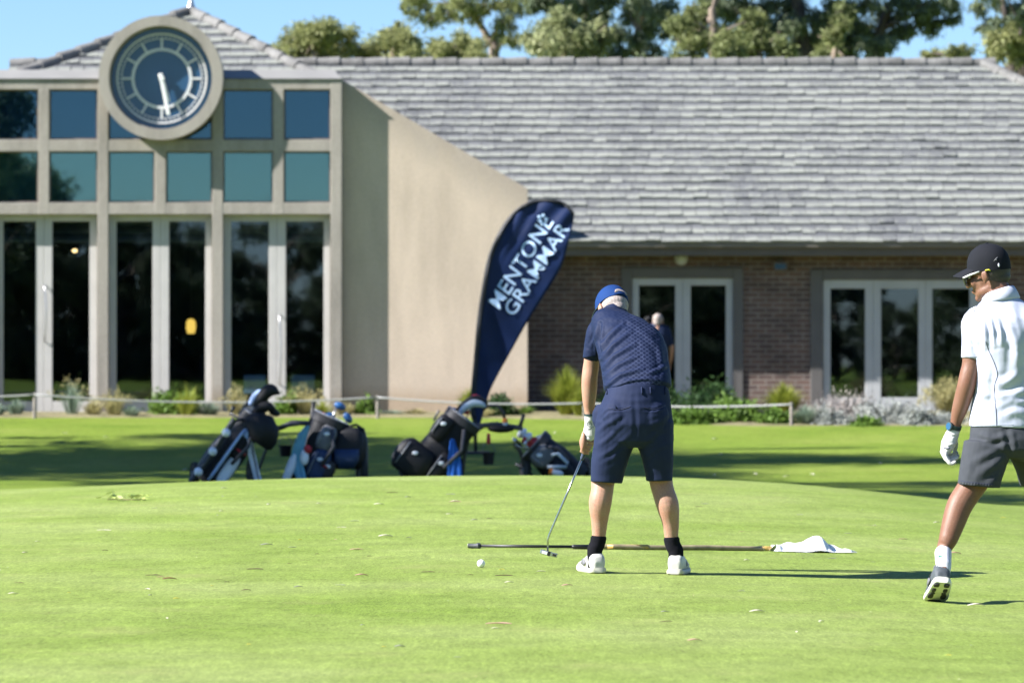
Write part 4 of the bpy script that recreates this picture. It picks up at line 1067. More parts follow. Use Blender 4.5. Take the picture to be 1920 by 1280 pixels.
tag(MB().ell(P(577,842,Y2-.37),(.045,.04,.05)).build('tag_ball', M_red, None, P(577,842,Y2-.37), smooth=True), 'small red tag hanging on the second golf bag', 'tag')
club((633,759),(615,800),Y2,'wood','tallest dark blue driver rising from the second bag',M_bluehead,0)
club((612,779),(610,805),Y2,'wood','small blue wood just left of the tall driver',M_bluehead,.05)
club((655,787),(625,808),Y2,'wood','blue wood leaning far right in the second bag',M_bluehead,-.05)
club((622,788),(616,806),Y2,'iron','bright iron head near the rim of the second bag',None,-.05)
club((631,793),(618,808),Y2,'iron','red rimmed iron low in the second bag',M_red,.03)
club((602,785),(606,806),Y2,'cover','short red head cover at the left rim of the second bag',M_red,.08)
bucket(535,845,Y2+.1,24,21,'black sand bucket hanging between the two left bags')

Y3 = 49.0
bag((782,905),(866,790),42,Y3,M_nyl,'plain black golf bag leaning right, third from the left',
    [('long_pocket',.00,.46,-32,78,18,M_nyl),('ball_pocket',.60,.96,-24,34,14,M_nyl),('side_pocket',.10,.55,16,30,14,M_nyl)], 34)
trolley(Y3, [([(905,800,0),(880,815,0),(872,850,0),(864,912,0)],.022), ([(884,800,0),(930,795,0),(962,800,0),(980,803,0)],.030), ([(880,820,.2),(830,905,.2)],.018)],
        [(858,893,.1,.15),(760,893,.3,.15)], 'black trolley of the plain black bag with a curved grip and bottle', [(905,768,0),(918,760,0),(933,760,0),(943,772,0),(946,784,0)], [(972,806,0),(978,790,0),(982,776,0)],
        [('console', MB().ell(P(940,803,Y3),(.16,.07,.05)), M_nyl)])
o = empty('drink_bottle', P(947,800,Y3-.02), 'grey drink bottle with an orange cap in the trolley holder', 'bottle')
MB().tube([P(947,808,Y3),P(947,792,Y3)],.038,14).build('bottle_body', M_bottle, o, sharp=40)
MB().tube([P(947,792,Y3),P(947,784,Y3)],[.034,.026],14).build('cap', M_orange, o, sharp=40)
cloth_strip('hanging_towel', [(848,822),(850,840),(852,862),(853,893)], Y3, [4,8,12,14], M_blue, 'bright blue towel hanging on the plain black golf bag','towel',-.36)
club((858,782),(852,800),Y3,'path','grey head cover topmost on the black bag',M_bottle,0,[(858,780,.025),(872,764,.04),(888,756,.045),(903,758,.035),(908,762,.02)])
club((862,786),(858,802),Y3,'path','black curved head cover above the grey one',M_nyl,.06,[(858,770,.03),(874,754,.035),(892,747,.04),(908,753,.035),(910,760,.02)])
club((890,745),(868,800),Y3,'wood','red topped wood highest on the black bag',M_red,.12)
club((868,771),(858,800),Y3,'iron','red and silver iron left of the head covers',M_red,.04)
club((856,783),(858,800),Y3,'iron','white edged iron leaning on the black bag rim',None,-.1)
club((843,772),(850,800),Y3,'wood','small navy wood at the left of the black bag',M_bluehead,.1)
club((876,792),(866,806),Y3,'iron','silver stack of irons at the right rim of the black bag',None,-.12)
club((881,799),(870,812),Y3,'iron','lowest silver iron at the right rim of the black bag',None,-.06)
club((815,784),(840,798),Y3,'putter','thin black shaft end poking left from the black bag',M_tube,.05)
bucket(916,859,Y3+.1,23,23,'black sand bucket hanging between the two right bags')
tag(MB().limb([(P(916,815,Y3),.02),(P(916,828,Y3),.026)],8,2).build('tee_pouch', M_red, None, P(916,815,Y3), smooth=True), 'small red pouch clipped over the right bucket', 'pouch')

Y4 = 49.4
bag((1078,900),(1008,838),34,Y4,M_nyl,'black golf bag lying back to the right with silver clubs, beside the golfer legs',
    [('side_pocket',.10,.6,0,34,16,M_nyl),('hood',.62,1.0,-6,44,14,M_grey)], 31)
trolley(Y4, [([(962,830,0),(975,845,0),(985,880,0),(1000,905,0),(1060,905,0),(1092,868,0),(1104,868,0),(1106,905,0)],.022), ([(968,870,.1),(985,878,.0),(1010,905,.0)],.02)],
        [(985,893,0,.14),(1098,893,.2,.14)], 'black trolley with a pale triangular bracket under the right bag', [(962,830,0),(968,824,0),(978,838,0)], None,
        [('bracket', MB().tube([P(1026,875,Y4-.42),P(1062,875,Y4-.42),P(1064,868,Y4-.42),P(1046,850,Y4-.42),P(1034,853,Y4-.42)],.020,8), M_bottle)])
o = empty('drink_bottle', P(1034,886,Y4-.42), 'clear bottle with an orange cap low on the right trolley', 'bottle')
MB().limb([(P(1036,884,Y4-.42),.035),(P(1050,888,Y4-.42),.04)],12,3).build('bottle_body', M_bottle, o, smooth=True)
MB().tube([P(1036,884,Y4-.42),P(1030,882,Y4-.42)],.034,14).build('cap', M_orange, o, sharp=40)
M_wh = mat('club_white', (.75,.76,.77), .25, .05, 8, coat=.4)
club((975,815),(1000,842),Y4,'wood','large bright white driver head on the right bag',M_wh,0)
club((985,823),(1004,842),Y4,'wood','second white wood just under the large driver',M_wh,-.12)
club((1010,822),(1010,842),Y4,'wood','rounded white wood at the right of the white club heads',M_wh,.05)
club((962,832),(998,846),Y4,'iron','silver iron blade furthest left on the right bag',None,-.1)
club((982,836),(1002,846),Y4,'iron','small bright iron under the white woods',None,-.2)
club((978,828),(1000,846),Y4,'iron','red iron between the white woods',M_red,-.22)
club((996,832),(1006,844),Y4,'cover','dark red head cover beside the grey hood',M_red,-.1)

# ------------------------------------------------------------------ things lying on the green
M_ballw = mat('ball_white', (.82,.82,.82), .3, .02, 40, .0008, 300)
g = ground_hit(902,1063.5); tag(MB().ell(g+Vector((0,0,.0213)), .02135, None, 28, 18).build('golf_ball', M_ballw, None, g, smooth=True), 'white golf ball rolling on the green left of the putter', 'golf ball')
M_stick = mat('flagstick_worn', (.23,.19,.11), .5, .35, 14, .001, 60)
M_stick_y = mat('flagstick_yellow', (.42,.27,.07), .5, .3, 10)
M_stick_b = mat('flagstick_black', (.012,.012,.014), .45, .1, 8)
def stick_pt(px, r): g = ground_hit(px, 1027.5+(px-880)*.0085); return g+Vector((0,0,r))
s0 = stick_pt(880,0)
fs_ = empty('flagstick', s0, 'flagstick lying across the green behind the golfer feet with its white flag crumpled', 'flagstick')
r1, r2 = .0085, .0145
MB().tube([stick_pt(899,r2), stick_pt(1085,r2)], r1, 12).build('lower_shaft', M_stick_b, fs_, smooth=True)
MB().tube([stick_pt(1072,r2), stick_pt(1076,r2), stick_pt(1106,r2)], [.009,.0125,.0135], 12).build('ferrule', M_stick_b, fs_, smooth=True)
pts = [stick_pt(1104+(1432-1104)*i/12, r2)+Vector((0,0,.002*math.sin(i))) for i in range(13)]
MB().tube(pts, r2, 14).build('shaft', M_stick, fs_, smooth=True)
MB().tube([stick_pt(1138,r2)+Vector((0,-.0022,.002)), stick_pt(1215,r2)+Vector((0,-.0022,.002))], r2*.96, 14).build('worn_band', M_stick_y, fs_, smooth=True)
MB().tube([stick_pt(1428,r2), stick_pt(1450,r2)], .0125, 12).build('tip', M_stick_y, fs_, smooth=True)
MB().tube([stick_pt(1447,.016), stick_pt(1480,.016)], .019, 12).build('flag_sleeve', M_ballw, fs_, smooth=True)
kn = [stick_pt(878,r2), stick_pt(893,r2), stick_pt(894,r2), stick_pt(896.5,r2), stick_pt(899,r2), stick_pt(901,r2)]
MB().tube(kn, [.0135,.0135,.017,.0185,.017,.010], 16).build('knob', mat('knob_grey', (.05,.055,.06), .6, .3, 60), fs_, sharp=40)
MB().tube([stick_pt(876.6,r2), stick_pt(878,r2)], .0125, 16).build('knob_cap', mat('knob_cap_pale', (.5,.5,.4), .6, .1, 60), fs_)
def flag_mat():
    m, nt, b = nmat('flag_cloth'); g = N(nt, 'ShaderNodeNewGeometry')
    def blob(px, py, r, edge=.25):
        c = ground_hit(px, py); d = N(nt, 'ShaderNodeVectorMath', operation='DISTANCE'); nt.links.new(g.outputs['Position'], d.inputs[0]); d.inputs[1].default_value = c
        return ramp(nt, math_n(nt, 'DIVIDE', d.outputs['Value'], r), [(1-edge, 1.0), (1.0, 0.0)]).outputs[0]
    c = mixc(nt, blob(1505,1031,.055), (.76,.77,.78), (.45,.42,.16)); c = mixc(nt, blob(1575,1037,.035), c, (.10,.20,.55))
    nt.links.new(c, b.inputs['Base Color']); b.inputs['Roughness'].default_value = .75; return m
mb = MB(); nu, nv = 60, 18
prof = [(0,.036),(.12,.034),(.25,.045),(.38,.058),(.5,.085),(.6,.082),(.66,.07),(.72,.035),(.82,.026),(.9,.022),(1,.006)]
for s_ in (1, -1):
    for i in range(nu+1):
        u = i/nu; px = 1449+156*u; g = ground_hit(px, 1033.5+u*3); h = float(np.interp(u, [a for a, _ in prof], [b for _, b in prof]))
        wd = .03+.15*math.sin(math.pi*min(1, u*1.08))**.7*(1 if u < .72 else .75)
        for j in range(nv+1):
            v = j/nv; y = (v-.22)*wd*1.2
            ridge = math.exp(-((v-.45-.1*math.sin(u*9))/.26)**2)*h + .007*math.sin(u*22+v*7)*math.sin(math.pi*v)*min(1, u*4)*(u < .9) + .006*abs(math.sin(u*11-v*6))*math.sin(math.pi*v)
            x = g.x+.02*math.sin(v*5+u*3); yy = g.y+y
            mb.v.append((x, yy, gz(x, yy)+max(.004, ridge)+s_*.0012))
m0 = (nu+1)*(nv+1)
for i in range(nu):
    for j in range(nv):
        a = i*(nv+1)+j; mb.f.append((a, a+nv+1, a+nv+2, a+1)); mb.f.append((m0+a, m0+a+1, m0+a+nv+2, m0+a+nv+1))
mb.build('flag', flag_mat(), fs_, smooth=True)
# fallen leaves and petals
LM = {'pale': mat('leaf_pale', (.62,.56,.46), .7, .15, 30), 'pink': mat('leaf_pink', (.48,.27,.22), .6, .2, 30), 'brown': mat('leaf_brown', (.10,.06,.04), .7, .3, 30), 'grey': mat('leaf_grey', (.28,.27,.26), .7, .2, 30), 'yellow': mat('petal_yellow', (.60,.48,.04), .6, .1, 30), 'red': mat('leaf_red', (.16,.035,.025), .6, .3, 30)}
LL = {'pale': 'pale dry leaf curled on the putting green', 'pink': 'pinkish dry gum leaf lying on the putting green', 'brown': 'thin dark brown leaf lying on the putting green', 'grey': 'grey dry leaf lying on the putting green', 'yellow': 'tiny yellow petal on the putting green', 'red': 'dark red gum leaf lying on the putting green'}
leaf_me = {}
def leaf_mesh(kind, v):
    key = (kind, v)
    if key in leaf_me: return leaf_me[key]
    mb = MB(); L = 1.0; n = 10; cur = (.25,.5,.12,.8)[v]; tw = (.3,-.6,1.2,.2)[v]; wd = (.11,.16,.09,.2)[v]
    for s_ in (0, 1):
        for i in range(n+1):
            t = i/n; w = wd*math.sin(math.pi*min(.98,max(.02,t)))**.8; zc = cur*.10*math.sin(math.pi*t)+.01; bend = 1.1*(t-.5)**2*(.3 if v == 3 else .22)
            for j in (-1,0,1):
                a = tw*(t-.5); mb.v.append(((t-.5), bend+j*w*math.cos(a), zc+abs(j)*w*.3+j*w*math.sin(a)*.5+.05-s_*.02))
    m0 = (n+1)*3
    for i in range(n):
        for j in range(2):
            a = i*3+j; mb.f.append((a,a+3,a+4,a+1)); mb.f.append((m0+a,m0+a+1,m0+a+4,m0+a+3))
        for j in (0,2):
            a = i*3+j; mb.f.append((a, m0+a, m0+a+3, a+3))
    me = mb.mesh('fallen_leaf', smooth=True); me.materials.append(LM[kind]); leaf_me[key] = me; return me
def litter(px, py, kind, size, rz=None, v=None):
    g = ground_hit(px, py); v = int(RNG.integers(0,4)) if v is None else v
    o = bpy.data.objects.new('petal' if kind == 'yellow' else 'fallen_leaf', leaf_mesh(kind, v)); COL.objects.link(o)
    o.location = g+Vector((0,0,.0)); o.rotation_euler = (0,0,RNG.uniform(0,6.28) if rz is None else rz); o.scale = (size,)*3
    lab = LL[kind] if g.y < 40 else LL[kind].replace('putting green', 'sunny fairway')
    tag(o, lab, 'petal' if kind == 'yellow' else 'leaf', kind+(' leaves on the putting green' if g.y < 40 else ' leaves on the fairway'))
for px, py, kd, sz, rz, v in [(504,946,'pale',.05,1.2,3),(711,946,'pale',.075,.1,1),(854,941,'pink',.09,.2,2),(853,940,'pale',.06,-.1,1),(723,1006,'pale',.09,.0,1),(672,1030,'pink',.06,0,0),(318,1086,'red',.075,0,1),(302,1082,'pink',.05,.4,0),(1400,1050,'pale',.035,.5,3),(1540,1165,'pale',.04,1,3),(1420,1147,'pale',.07,.05,1),(1831,1136,'pale',.085,.0,1),(1756,980,'pale',.05,.3,3),(1790,1038,'pink',.08,0,1),(1693,1011,'pink',.06,.3,0),
    (415,958,'pale',.04,1,3),(195,995,'pale',.09,.05,2),(500,1022,'grey',.075,0,1),(548,1026,'grey',.05,.2,0),(665,1031,'pink',.06,0,1),(693,1043,'brown',.03,.3,3),(595,1039,'brown',.03,.5,3),(197,1032,'brown',.04,.2,1),(478,1068,'brown',.09,.05,2),(287,1079,'brown',.08,.05,2),(426,1091,'brown',.03,.6,1),(462,1107,'brown',.05,.1,1),(410,1086,'brown',.03,0,0),(560,1101,'grey',.05,.3,3),(678,1079,'pink',.07,0,1),(638,1097,'grey',.05,0,2),(803,1073,'brown',.07,.1,2),(882,1078,'brown',.035,.2,1),(935,1171,'pink',.11,.0,2),(1302,1201,'pink',.06,.1,1),(1247,1147,'grey',.04,.2,1),(1250,1166,'brown',.06,.3,0),(1064,1098,'pink',.06,.3,1),(945,1080,'brown',.09,.05,2),(955,1092,'pale',.05,.4,1),(35,1093,'brown',.05,0,2),(25,1113,'pale',.05,.2,1),(331,1122,'yellow',.035,0,1),(720,1212,'yellow',.02,0,1),(563,1012,'yellow',.03,.5,3),(398,1098,'yellow',.02,.5,3),(130,1111,'yellow',.02,.5,3),(680,1172,'grey',.03,1,3),(750,1212,'grey',.045,.2,1),(928,1178,'pale',.03,.2,3),(735,924,'brown',.09,.3,2),(765,932,'grey',.05,.3,1),(598,944,'pale',.035,.3,3),(918,973,'brown',.045,.4,1),(843,964,'pale',.05,.1,1),(665,977,'grey',.06,.1,0),(640,989,'pale',.06,0,2),(1015,1071,'pale',.05,.3,0),(890,975,'grey',.05,.1,1),(1590,1000,'grey',.05,.1,0),(1640,985,'pale',.03,.1,3),(1500,965,'grey',.05,.1,2),(1310,950,'brown',.06,.1,2),(1322,945,'grey',.06,.1,0),(1390,1108,'grey',.04,.2,0),(1560,1047,'grey',.05,.1,2),(420,915,'grey',.05,0,1),(845,927,'grey',.07,0,2)]:
    litter(px, py, kd, sz, rz, v)
for i in range(60):
    litter(RNG.uniform(-60,1980), 930+350*RNG.uniform(0,1)**1.5, RNG.choice(['pale','brown','grey','grey','yellow','pink']), RNG.uniform(.012,.045))
for px, py in ((122,813),(200,820),(18,836),(348,881),(512,800),(890,806),(1040,812),(1351,852),(1339,891),(1475,894),(1650,869),(1522,890),(908,835),(1415,889),(745,880),(1340,823)):
    litter(px, py, 'pale', .09, None, 3)
# a fallen sprig of green leaves
g = ground_hit(232,939); sp_ = empty('leafy_sprig', g, 'small fallen sprig of green leaves near the left back edge of the green', 'sprig')
tw = [g+Vector((-.12+.04*i, .03*math.sin(i), .012)) for i in range(8)]
MB().tube(tw, .003, 6).build('twig', LM['brown'], sp_)
pts = [tuple(tw[RNG.integers(0,8)]+Vector((RNG.normal(0,.02),RNG.normal(0,.05),.012+abs(RNG.normal(0,.012))))) for _ in range(46)]
leaf_object('leaves', pts, .075, .018, leaf_mat('sprig_leaf', (.36,.44,.10), (.55,.58,.24), .2), sp_, 0, None, .15)
# ------------------------------------------------------------------ people
from mathutils.bvhtree import BVHTree
def skin_mat(name, col, red):
    m, nt, b = nmat(name); g = N(nt, 'ShaderNodeNewGeometry')
    n = N(nt, 'ShaderNodeTexNoise'); n.inputs['Scale'].default_value = 22; n.inputs['Detail'].default_value = 5; nt.links.new(g.outputs['Position'], n.inputs['Vector'])
    n2 = N(nt, 'ShaderNodeTexNoise'); n2.inputs['Scale'].default_value = 220; n2.inputs['Detail'].default_value = 3; nt.links.new(g.outputs['Position'], n2.inputs['Vector'])
    c = ramp(nt, n.outputs['Fac'], [(.35, col), (.7, red)]).outputs[0]
    c = mixc(nt, 1.0, c, ramp(nt, n2.outputs['Fac'], [(.3, .80), (.7, 1.15)]).outputs[0], 'MULTIPLY')
    nt.links.new(c, b.inputs['Base Color']); b.inputs['Roughness'].default_value = .52; b.inputs['Specular IOR Level'].default_value = .35
    b.inputs['Subsurface Weight'].default_value = .12; b.inputs['Subsurface Radius'].default_value = (.012,.004,.002); b.inputs['Subsurface Scale'].default_value = 1
    return m
M_skin_g = skin_mat('skin_pale', (.35,.21,.145), (.37,.185,.125))
M_skin_w = skin_mat('skin_tan', (.185,.095,.06), (.175,.08,.048))
def weave(name, col, rough=.75, b1=.0006, sheen=0):
    m = mat(name, col, rough, .08, 14, b1, 700, sheen=sheen, spec=.15); return m
M_shorts_g = weave('shorts_navy', (.013,.020,.052), .75)
M_shorts_w = weave('shorts_grey', (.045,.049,.057), .85)
M_white_s = weave('shirt_white', (.44,.465,.56), .85)
M_piping = mat('piping_navy', (.012,.016,.05), .6, 0)
M_sock_b = mat('sock_black', (.006,.006,.009), .95, .2, 40, .0005, 300, spec=.15)
M_sock_w = mat('sock_white', (.60,.60,.62), .9, .06, 40, .001, 300)
M_shoe_w = mat('shoe_white', (.50,.485,.44), .55, .08, 20, .0008, 120)
M_sole_w = mat('sole_cream', (.47,.45,.38), .6, .12, 20)
M_shoe_d = mat('shoe_charcoal', (.055,.065,.075), .7, .2, 30, .001, 200)
M_sole_p = mat('sole_pale', (.62,.62,.52), .6, .1, 20)
M_accent = mat('shoe_accent_grey', (.12,.12,.13), .6, .1, 20)
M_cap_b = weave('cap_blue', (.007,.032,.125), .8)
M_cap_k = weave('cap_black', (.010,.011,.015), .85)
M_hair_g = mat('hair_grey', (.30,.25,.225), .8, .3, 120, .001, 300)
M_hair_d = mat('hair_dark', (.025,.02,.018), .6, .3, 120, .002, 300)
M_glove = mat('glove_leather', (.60,.59,.57), .55, .06, 40, .0012, 90)
M_eye = mat('eye_white', (.7,.7,.7), .2, 0)
M_strap_m = mat('strap_dark', (.01,.03,.032), .5, .1, 20)
M_face_m = mat('watch_glass', (.02,.08,.16), .1, .05, 20)
M_lens = mat('sunglass_lens', (.006,.006,.008), .08, 0)
M_frame_w = mat('sunglass_frame', (.62,.63,.58), .3, .1, 20)
M_yel = mat('sunglass_tip', (.65,.60,.03), .4, 0)

def shirt_pattern():
    m, nt, b = nmat('shirt_navy_lattice'); tc = N(nt, 'ShaderNodeTexCoord'); sp = N(nt, 'ShaderNodeSeparateXYZ'); nt.links.new(tc.outputs['Object'], sp.inputs[0])
    x = sp.outputs[0]; z = math_n(nt, 'ADD', sp.outputs[2], math_n(nt, 'MULTIPLY', sp.outputs[1], .25)); p = .027
    def line(s_):
        a = math_n(nt, 'ADD', math_n(nt, 'MULTIPLY', x, 1/p*.92), math_n(nt, 'MULTIPLY', z, s_/p*1.08))
        f = math_n(nt, 'ABSOLUTE', math_n(nt, 'SUBTRACT', math_n(nt, 'FRACT', a), .5))
        return ramp(nt, f, [(.12, 1.0), (.19, 0.0)]).outputs[0]
    ln = math_n(nt, 'MAXIMUM', line(1), line(-1))
    # printed strongest over the middle and right of the back, fading to the left shoulder
    mk = ramp(nt, math_n(nt, 'MULTIPLY_ADD', x, 3.2, .42), [(.12, .12), (.45, 1.0), (.80, 1.0), (.90, .0)]).outputs[0]
    n = N(nt, 'ShaderNodeTexNoise'); n.inputs['Scale'].default_value = 9; nt.links.new(tc.outputs['Object'], n.inputs['Vector'])
    ln = math_n(nt, 'MULTIPLY', ln, mk); ln = math_n(nt, 'MULTIPLY', ln, ramp(nt, n.outputs['Fac'], [(.3,.6),(.6,1.0)]).outputs[0])
    c = mixc(nt, ln, (.007,.014,.044), (.032,.042,.086)); sq = math_n(nt, 'MULTIPLY', math_n(nt, 'SUBTRACT', 1.0, ln), mk)
    c = mixc(nt, math_n(nt, 'MULTIPLY', sq, .55), c, (.003,.006,.022))
    nt.links.new(c, b.inputs['Base Color']); b.inputs['Roughness'].default_value = .65; b.inputs['Specular IOR Level'].default_value = .15
    n2 = N(nt, 'ShaderNodeTexNoise'); n2.inputs['Scale'].default_value = 600; nt.links.new(tc.outputs['Object'], n2.inputs['Vector'])
    bp = N(nt, 'ShaderNodeBump'); bp.inputs['Strength'].default_value = 1; bp.inputs['Distance'].default_value = .0006; nt.links.new(n2.outputs['Fac'], bp.inputs['Height']); nt.links.new(bp.outputs[0], b.inputs['Normal'])
    return m
M_shirt_g = shirt_pattern()

def frame(c, f, up):
    f = Vector(f).normalized(); up = Vector(up); up = (up-f*up.dot(f)).normalized(); r = f.cross(up)
    M = Matrix(((r.x, f.x, up.x, c[0]), (r.y, f.y, up.y, c[1]), (r.z, f.z, up.z, c[2]), (0,0,0,1))); return M
def head_mb(M, neck_to=None, s=1.0):
    mb = MB()
    mb.ell((0,-.012,.025),(.075,.096,.088),None,22,14).ell((0,.032,-.038),(.060,.062,.082)).ell((0,.042,-.088),(.047,.047,.036)).ell((0,.078,-.108),(.024,.018,.018))
    mb.limb([((0,.092,.008),.008),((0,.108,-.022),.011),((0,.112,-.037),.014)],10,3).ell((-.012,.100,-.040),(.010,.012,.008)).ell((.012,.100,-.040),(.010,.012,.008))
    mb.ell((0,.080,.020),(.052,.016,.011)).ell((0,.094,-.068),(.023,.010,.006)).ell((0,.092,-.078),(.020,.010,.007))
    for s_ in (-1,1):
        mb.ell((s_*.036,.066,-.034),(.026,.024,.028)).ell((s_*.040,.02,-.085),(.022,.045,.028))
        mb.ell((s_*.079,-.006,-.022),(.007,.018,.031), Matrix.Rotation(s_*-.35,3,'Z')).ell((s_*.083,-.016,-.014),(.006,.007,.024)).ell((s_*.078,.0,-.046),(.006,.009,.011))
    mb.limb([((0,-.018,-.05),.056),((0,-.03,-.10),.055),((0,-.04,-.15),.060)],16,3)
    S_ = Matrix.Scale(s,4); return mb.xf(M @ S_)
def cap_mb(M, s=1.0, opening=False):
    crown = MB(); n = 40; R0 = []; inner = []
    def pr(rs, z, th):
        out = []
        for j in range(n):
            a = 2*math.pi*j/n; seam = 1-.010*abs(math.cos(3*a))**12
            out.append(Vector((.0835*rs*math.cos(a)*seam, -.008+.104*rs*math.sin(a)*seam, z)))
        return out
    zs = [-.012,.0,.02,.04,.06,.08,.095,.106,.114,.118]
    for z in zs:
        t = max(0,(z)/.119); R0.append(pr(max(.02, (1-max(0,t)**2.6)**.5)*1.03, z+.018, 0))
    for z in reversed(zs[:-1]):
        t = max(0,z/.119); inner.append(pr(max(.02,(1-t**2.6)**.5)*.99, z*.985+.018, 0))
    crown.loft(R0+inner+[R0[0]], False); crown.f.append(tuple(range((len(zs)-1)*n, len(zs)*n)))
    crown.ell((0,-.008,.138),(.008,.008,.004))
    vis = MB(); nu, nv = 20, 7
    for s_ in (0,1):
        for i in range(nu+1):
            a = R(180)*(i/nu)*.72+R(25); e = Vector((math.cos(a), math.sin(a), 0))
            for j in range(nv+1):
                t = j/nv; x = .083*e.x*(1+.02*t); y = -.008+.104*e.y+.078*t*max(0,e.y)**.8
                vis.v.append((x, y, .027-.020*t-.010*t*t-.25*x*x/.083*(.35+.65*t)-(.004 if s_ else 0)))
    m0 = (nu+1)*(nv+1)
    for i in range(nu):
        for j in range(nv):
            a = i*(nv+1)+j; vis.f.append((a,a+nv+1,a+nv+2,a+1)); vis.f.append((m0+a,m0+a+1,m0+a+nv+2,m0+a+nv+1))
    for i in range(nu):
        a = i*(nv+1)+nv; vis.f.append((a,a+nv+1,m0+a+nv+1,m0+a))
    S_ = Matrix.Scale(s,4); return crown.xf(M@S_), vis.xf(M@S_)
def shoe(parent, heel, fwd, up, mu, ms, L=.29, name='shoe', accent=None):
    M = frame(heel, fwd, up)
    prof = [(.0,.020,.055,.026),(.008,.030,.075,.022),(.03,.036,.092,.02),(.065,.038,.098,.02),(.095,.040,.094,.02),(.13,.041,.082,.02),(.17,.044,.068,.02),(.21,.046,.056,.02),(.25,.042,.048,.022),(.277,.031,.040,.024),(.288,.015,.032,.026)]
    k = L/.29; prof = [(y, w*1.12, h*1.14, z0) for y, w, h, z0 in prof]
    def rings(pf, zlow, inset, e):
        out = []
        for y, w, h, z0 in pf:
            zc = (h+zlow)/2; hz = (h-zlow)/2
            out.append((Vector((.004*math.sin(y*10), y*k, zc)), Vector((w+inset,0,0)), Vector((0,0,hz))))
        return out
    u = MB().sections(rings(prof,.012,0,2.6),22,2.6).xf(M)
    o = organic(name, u, mu, parent, .004, 3)
    sp = [(y, w, .024+.010*max(0,1-y/.06), 0) for y, w, h, z0 in prof]
    s_ = MB()
    ringsS = []
    for y, w, h, z0 in prof:
        toe = .018*max(0,(y-.2)/.09)**2; hl = .006*max(0,1-y/.03)
        ringsS.append((Vector((.004*math.sin(y*10), (y-.003 if y < .02 else y+(.004 if y > .27 else 0))*k, .013+toe+hl)), Vector((w+.006,0,0)), Vector((0,0,.0145))))
    s_.sections(ringsS,22,4.5).xf(M); s_.build('sole', ms, o, smooth=False, sharp=45)
    t = MB().ell((0,.075,.108),(.032,.050,.012)).xf(M).build('collar', M_accent, o, smooth=True)
    for s1 in (-1,1):
        ac = MB().sections([(Vector((s1*.0455,.10,.058)),Vector((.003,0,0)),Vector((0,.006,.010))),(Vector((s1*.0475,.125,.056)),Vector((.003,0,0)),Vector((0,.010,.018))),(Vector((s1*.049,.150,.046)),Vector((.003,0,0)),Vector((0,.008,.006)))],12,2.2)
        ac.xf(M).build('side_panel', accent or M_accent, o, smooth=True)
    la = MB()
    for i in range(5): la.tube([(-.022,.115+.02*i,.090-.009*i),(0,.118+.02*i,.096-.009*i),(.022,.115+.02*i,.090-.009*i)],.0032,6)
    la.xf(M).build('laces', M_accent if mu is M_shoe_d else ms, o, smooth=True)
    return o, M

def px_of(co): return CXP+co[:,0]/co[:,1]*F, HY-(co[:,2]-H)/co[:,1]*F
def folds_px(lines, amp_noise=.0025, nscale=14, seed=0, side=-1):
    """creases pressed into the cloth along polylines that were measured on the photograph, on the side that faces it"""
    def f(co, no):
        x, y = px_of(co); d = vnoise(co, nscale, amp_noise, seed)+vnoise(co, nscale*2.7, amp_noise*.4, seed+9)
        face = np.clip(-no[:,1]*2.5+.3, 0, 1)
        for pts, amp, w in lines:
            best = np.full(len(co), 1e9); tt = np.zeros(len(co)); n = len(pts)-1
            for k in range(n):
                a = np.array(pts[k],float); b = np.array(pts[k+1],float); ab = b-a; L = ab@ab
                t = np.clip(((x-a[0])*ab[0]+(y-a[1])*ab[1])/L, 0, 1); ds = (x-a[0]-t*ab[0])*ab[1]-(y-a[1]-t*ab[1])*ab[0]
                dd = np.hypot(x-a[0]-t*ab[0], y-a[1]-t*ab[1]); m = dd < best; best = np.where(m, dd, best); tt = np.where(m, (k+t)/n, tt)
            q = best/w; d = d+face*amp*np.sin(np.pi*np.clip(tt,.04,.96))**.6*(np.exp(-q*q)-.7*np.exp(-(q-1.9)**2/.9))
        return d
    return f
class Surf:
    def __init__(s, o):
        off = wloc(o); me = o.data
        s.b = BVHTree.FromPolygons([tuple(v.co+off) for v in me.vertices], [tuple(p.vertices) for p in me.polygons])
    def hit(s, px, py, out=.001):
        o = Vector((0,0,H)); d = (P(px,py,20)-o).normalized(); loc, nrm, i, dist = s.b.ray_cast(o, d)
        if loc is None:
            loc, nrm, i, dist = s.b.find_nearest(P(px,py,21.5)); 
        if nrm.dot(d) > 0: nrm = -nrm
        return loc+nrm*out
    def ok(s, px, py):
        o = Vector((0,0,H)); return s.b.ray_cast(o, (P(px,py,20)-o).normalized())[0] is not None
    def line(s, pts, r, n=6, out=.001, sub=5):
        q = [tuple(v) for v in crs(pts, sub)]; q = [v for v in q if s.ok(*v)]; return MB().tube([s.hit(a, b, out) for a, b in q], r, n) if len(q) > 1 else MB()

# --- the golfer, bent over, seen from behind
GY = ground_hit(1192,1076).y
def G(px, py, dy=0): return P(px, py, GY+dy)
def Gs(py, cx, hw, dy, ry, tilt=0, roll=0):           # one ring of a garment: tilt leans the ring forward, roll tips it sideways
    s_ = (GY+dy)/F; ax = Vector((math.cos(roll), 0, math.sin(roll)))*hw*s_; ay = Vector((0, math.cos(tilt), -math.sin(tilt)))*ry
    return (G(cx,py,dy), ax, ay)
gb = ground_hit(1192,1076)
gol = empty('person', gb, 'man in navy lattice print polo, navy shorts and blue cap bent over, putting', 'person')
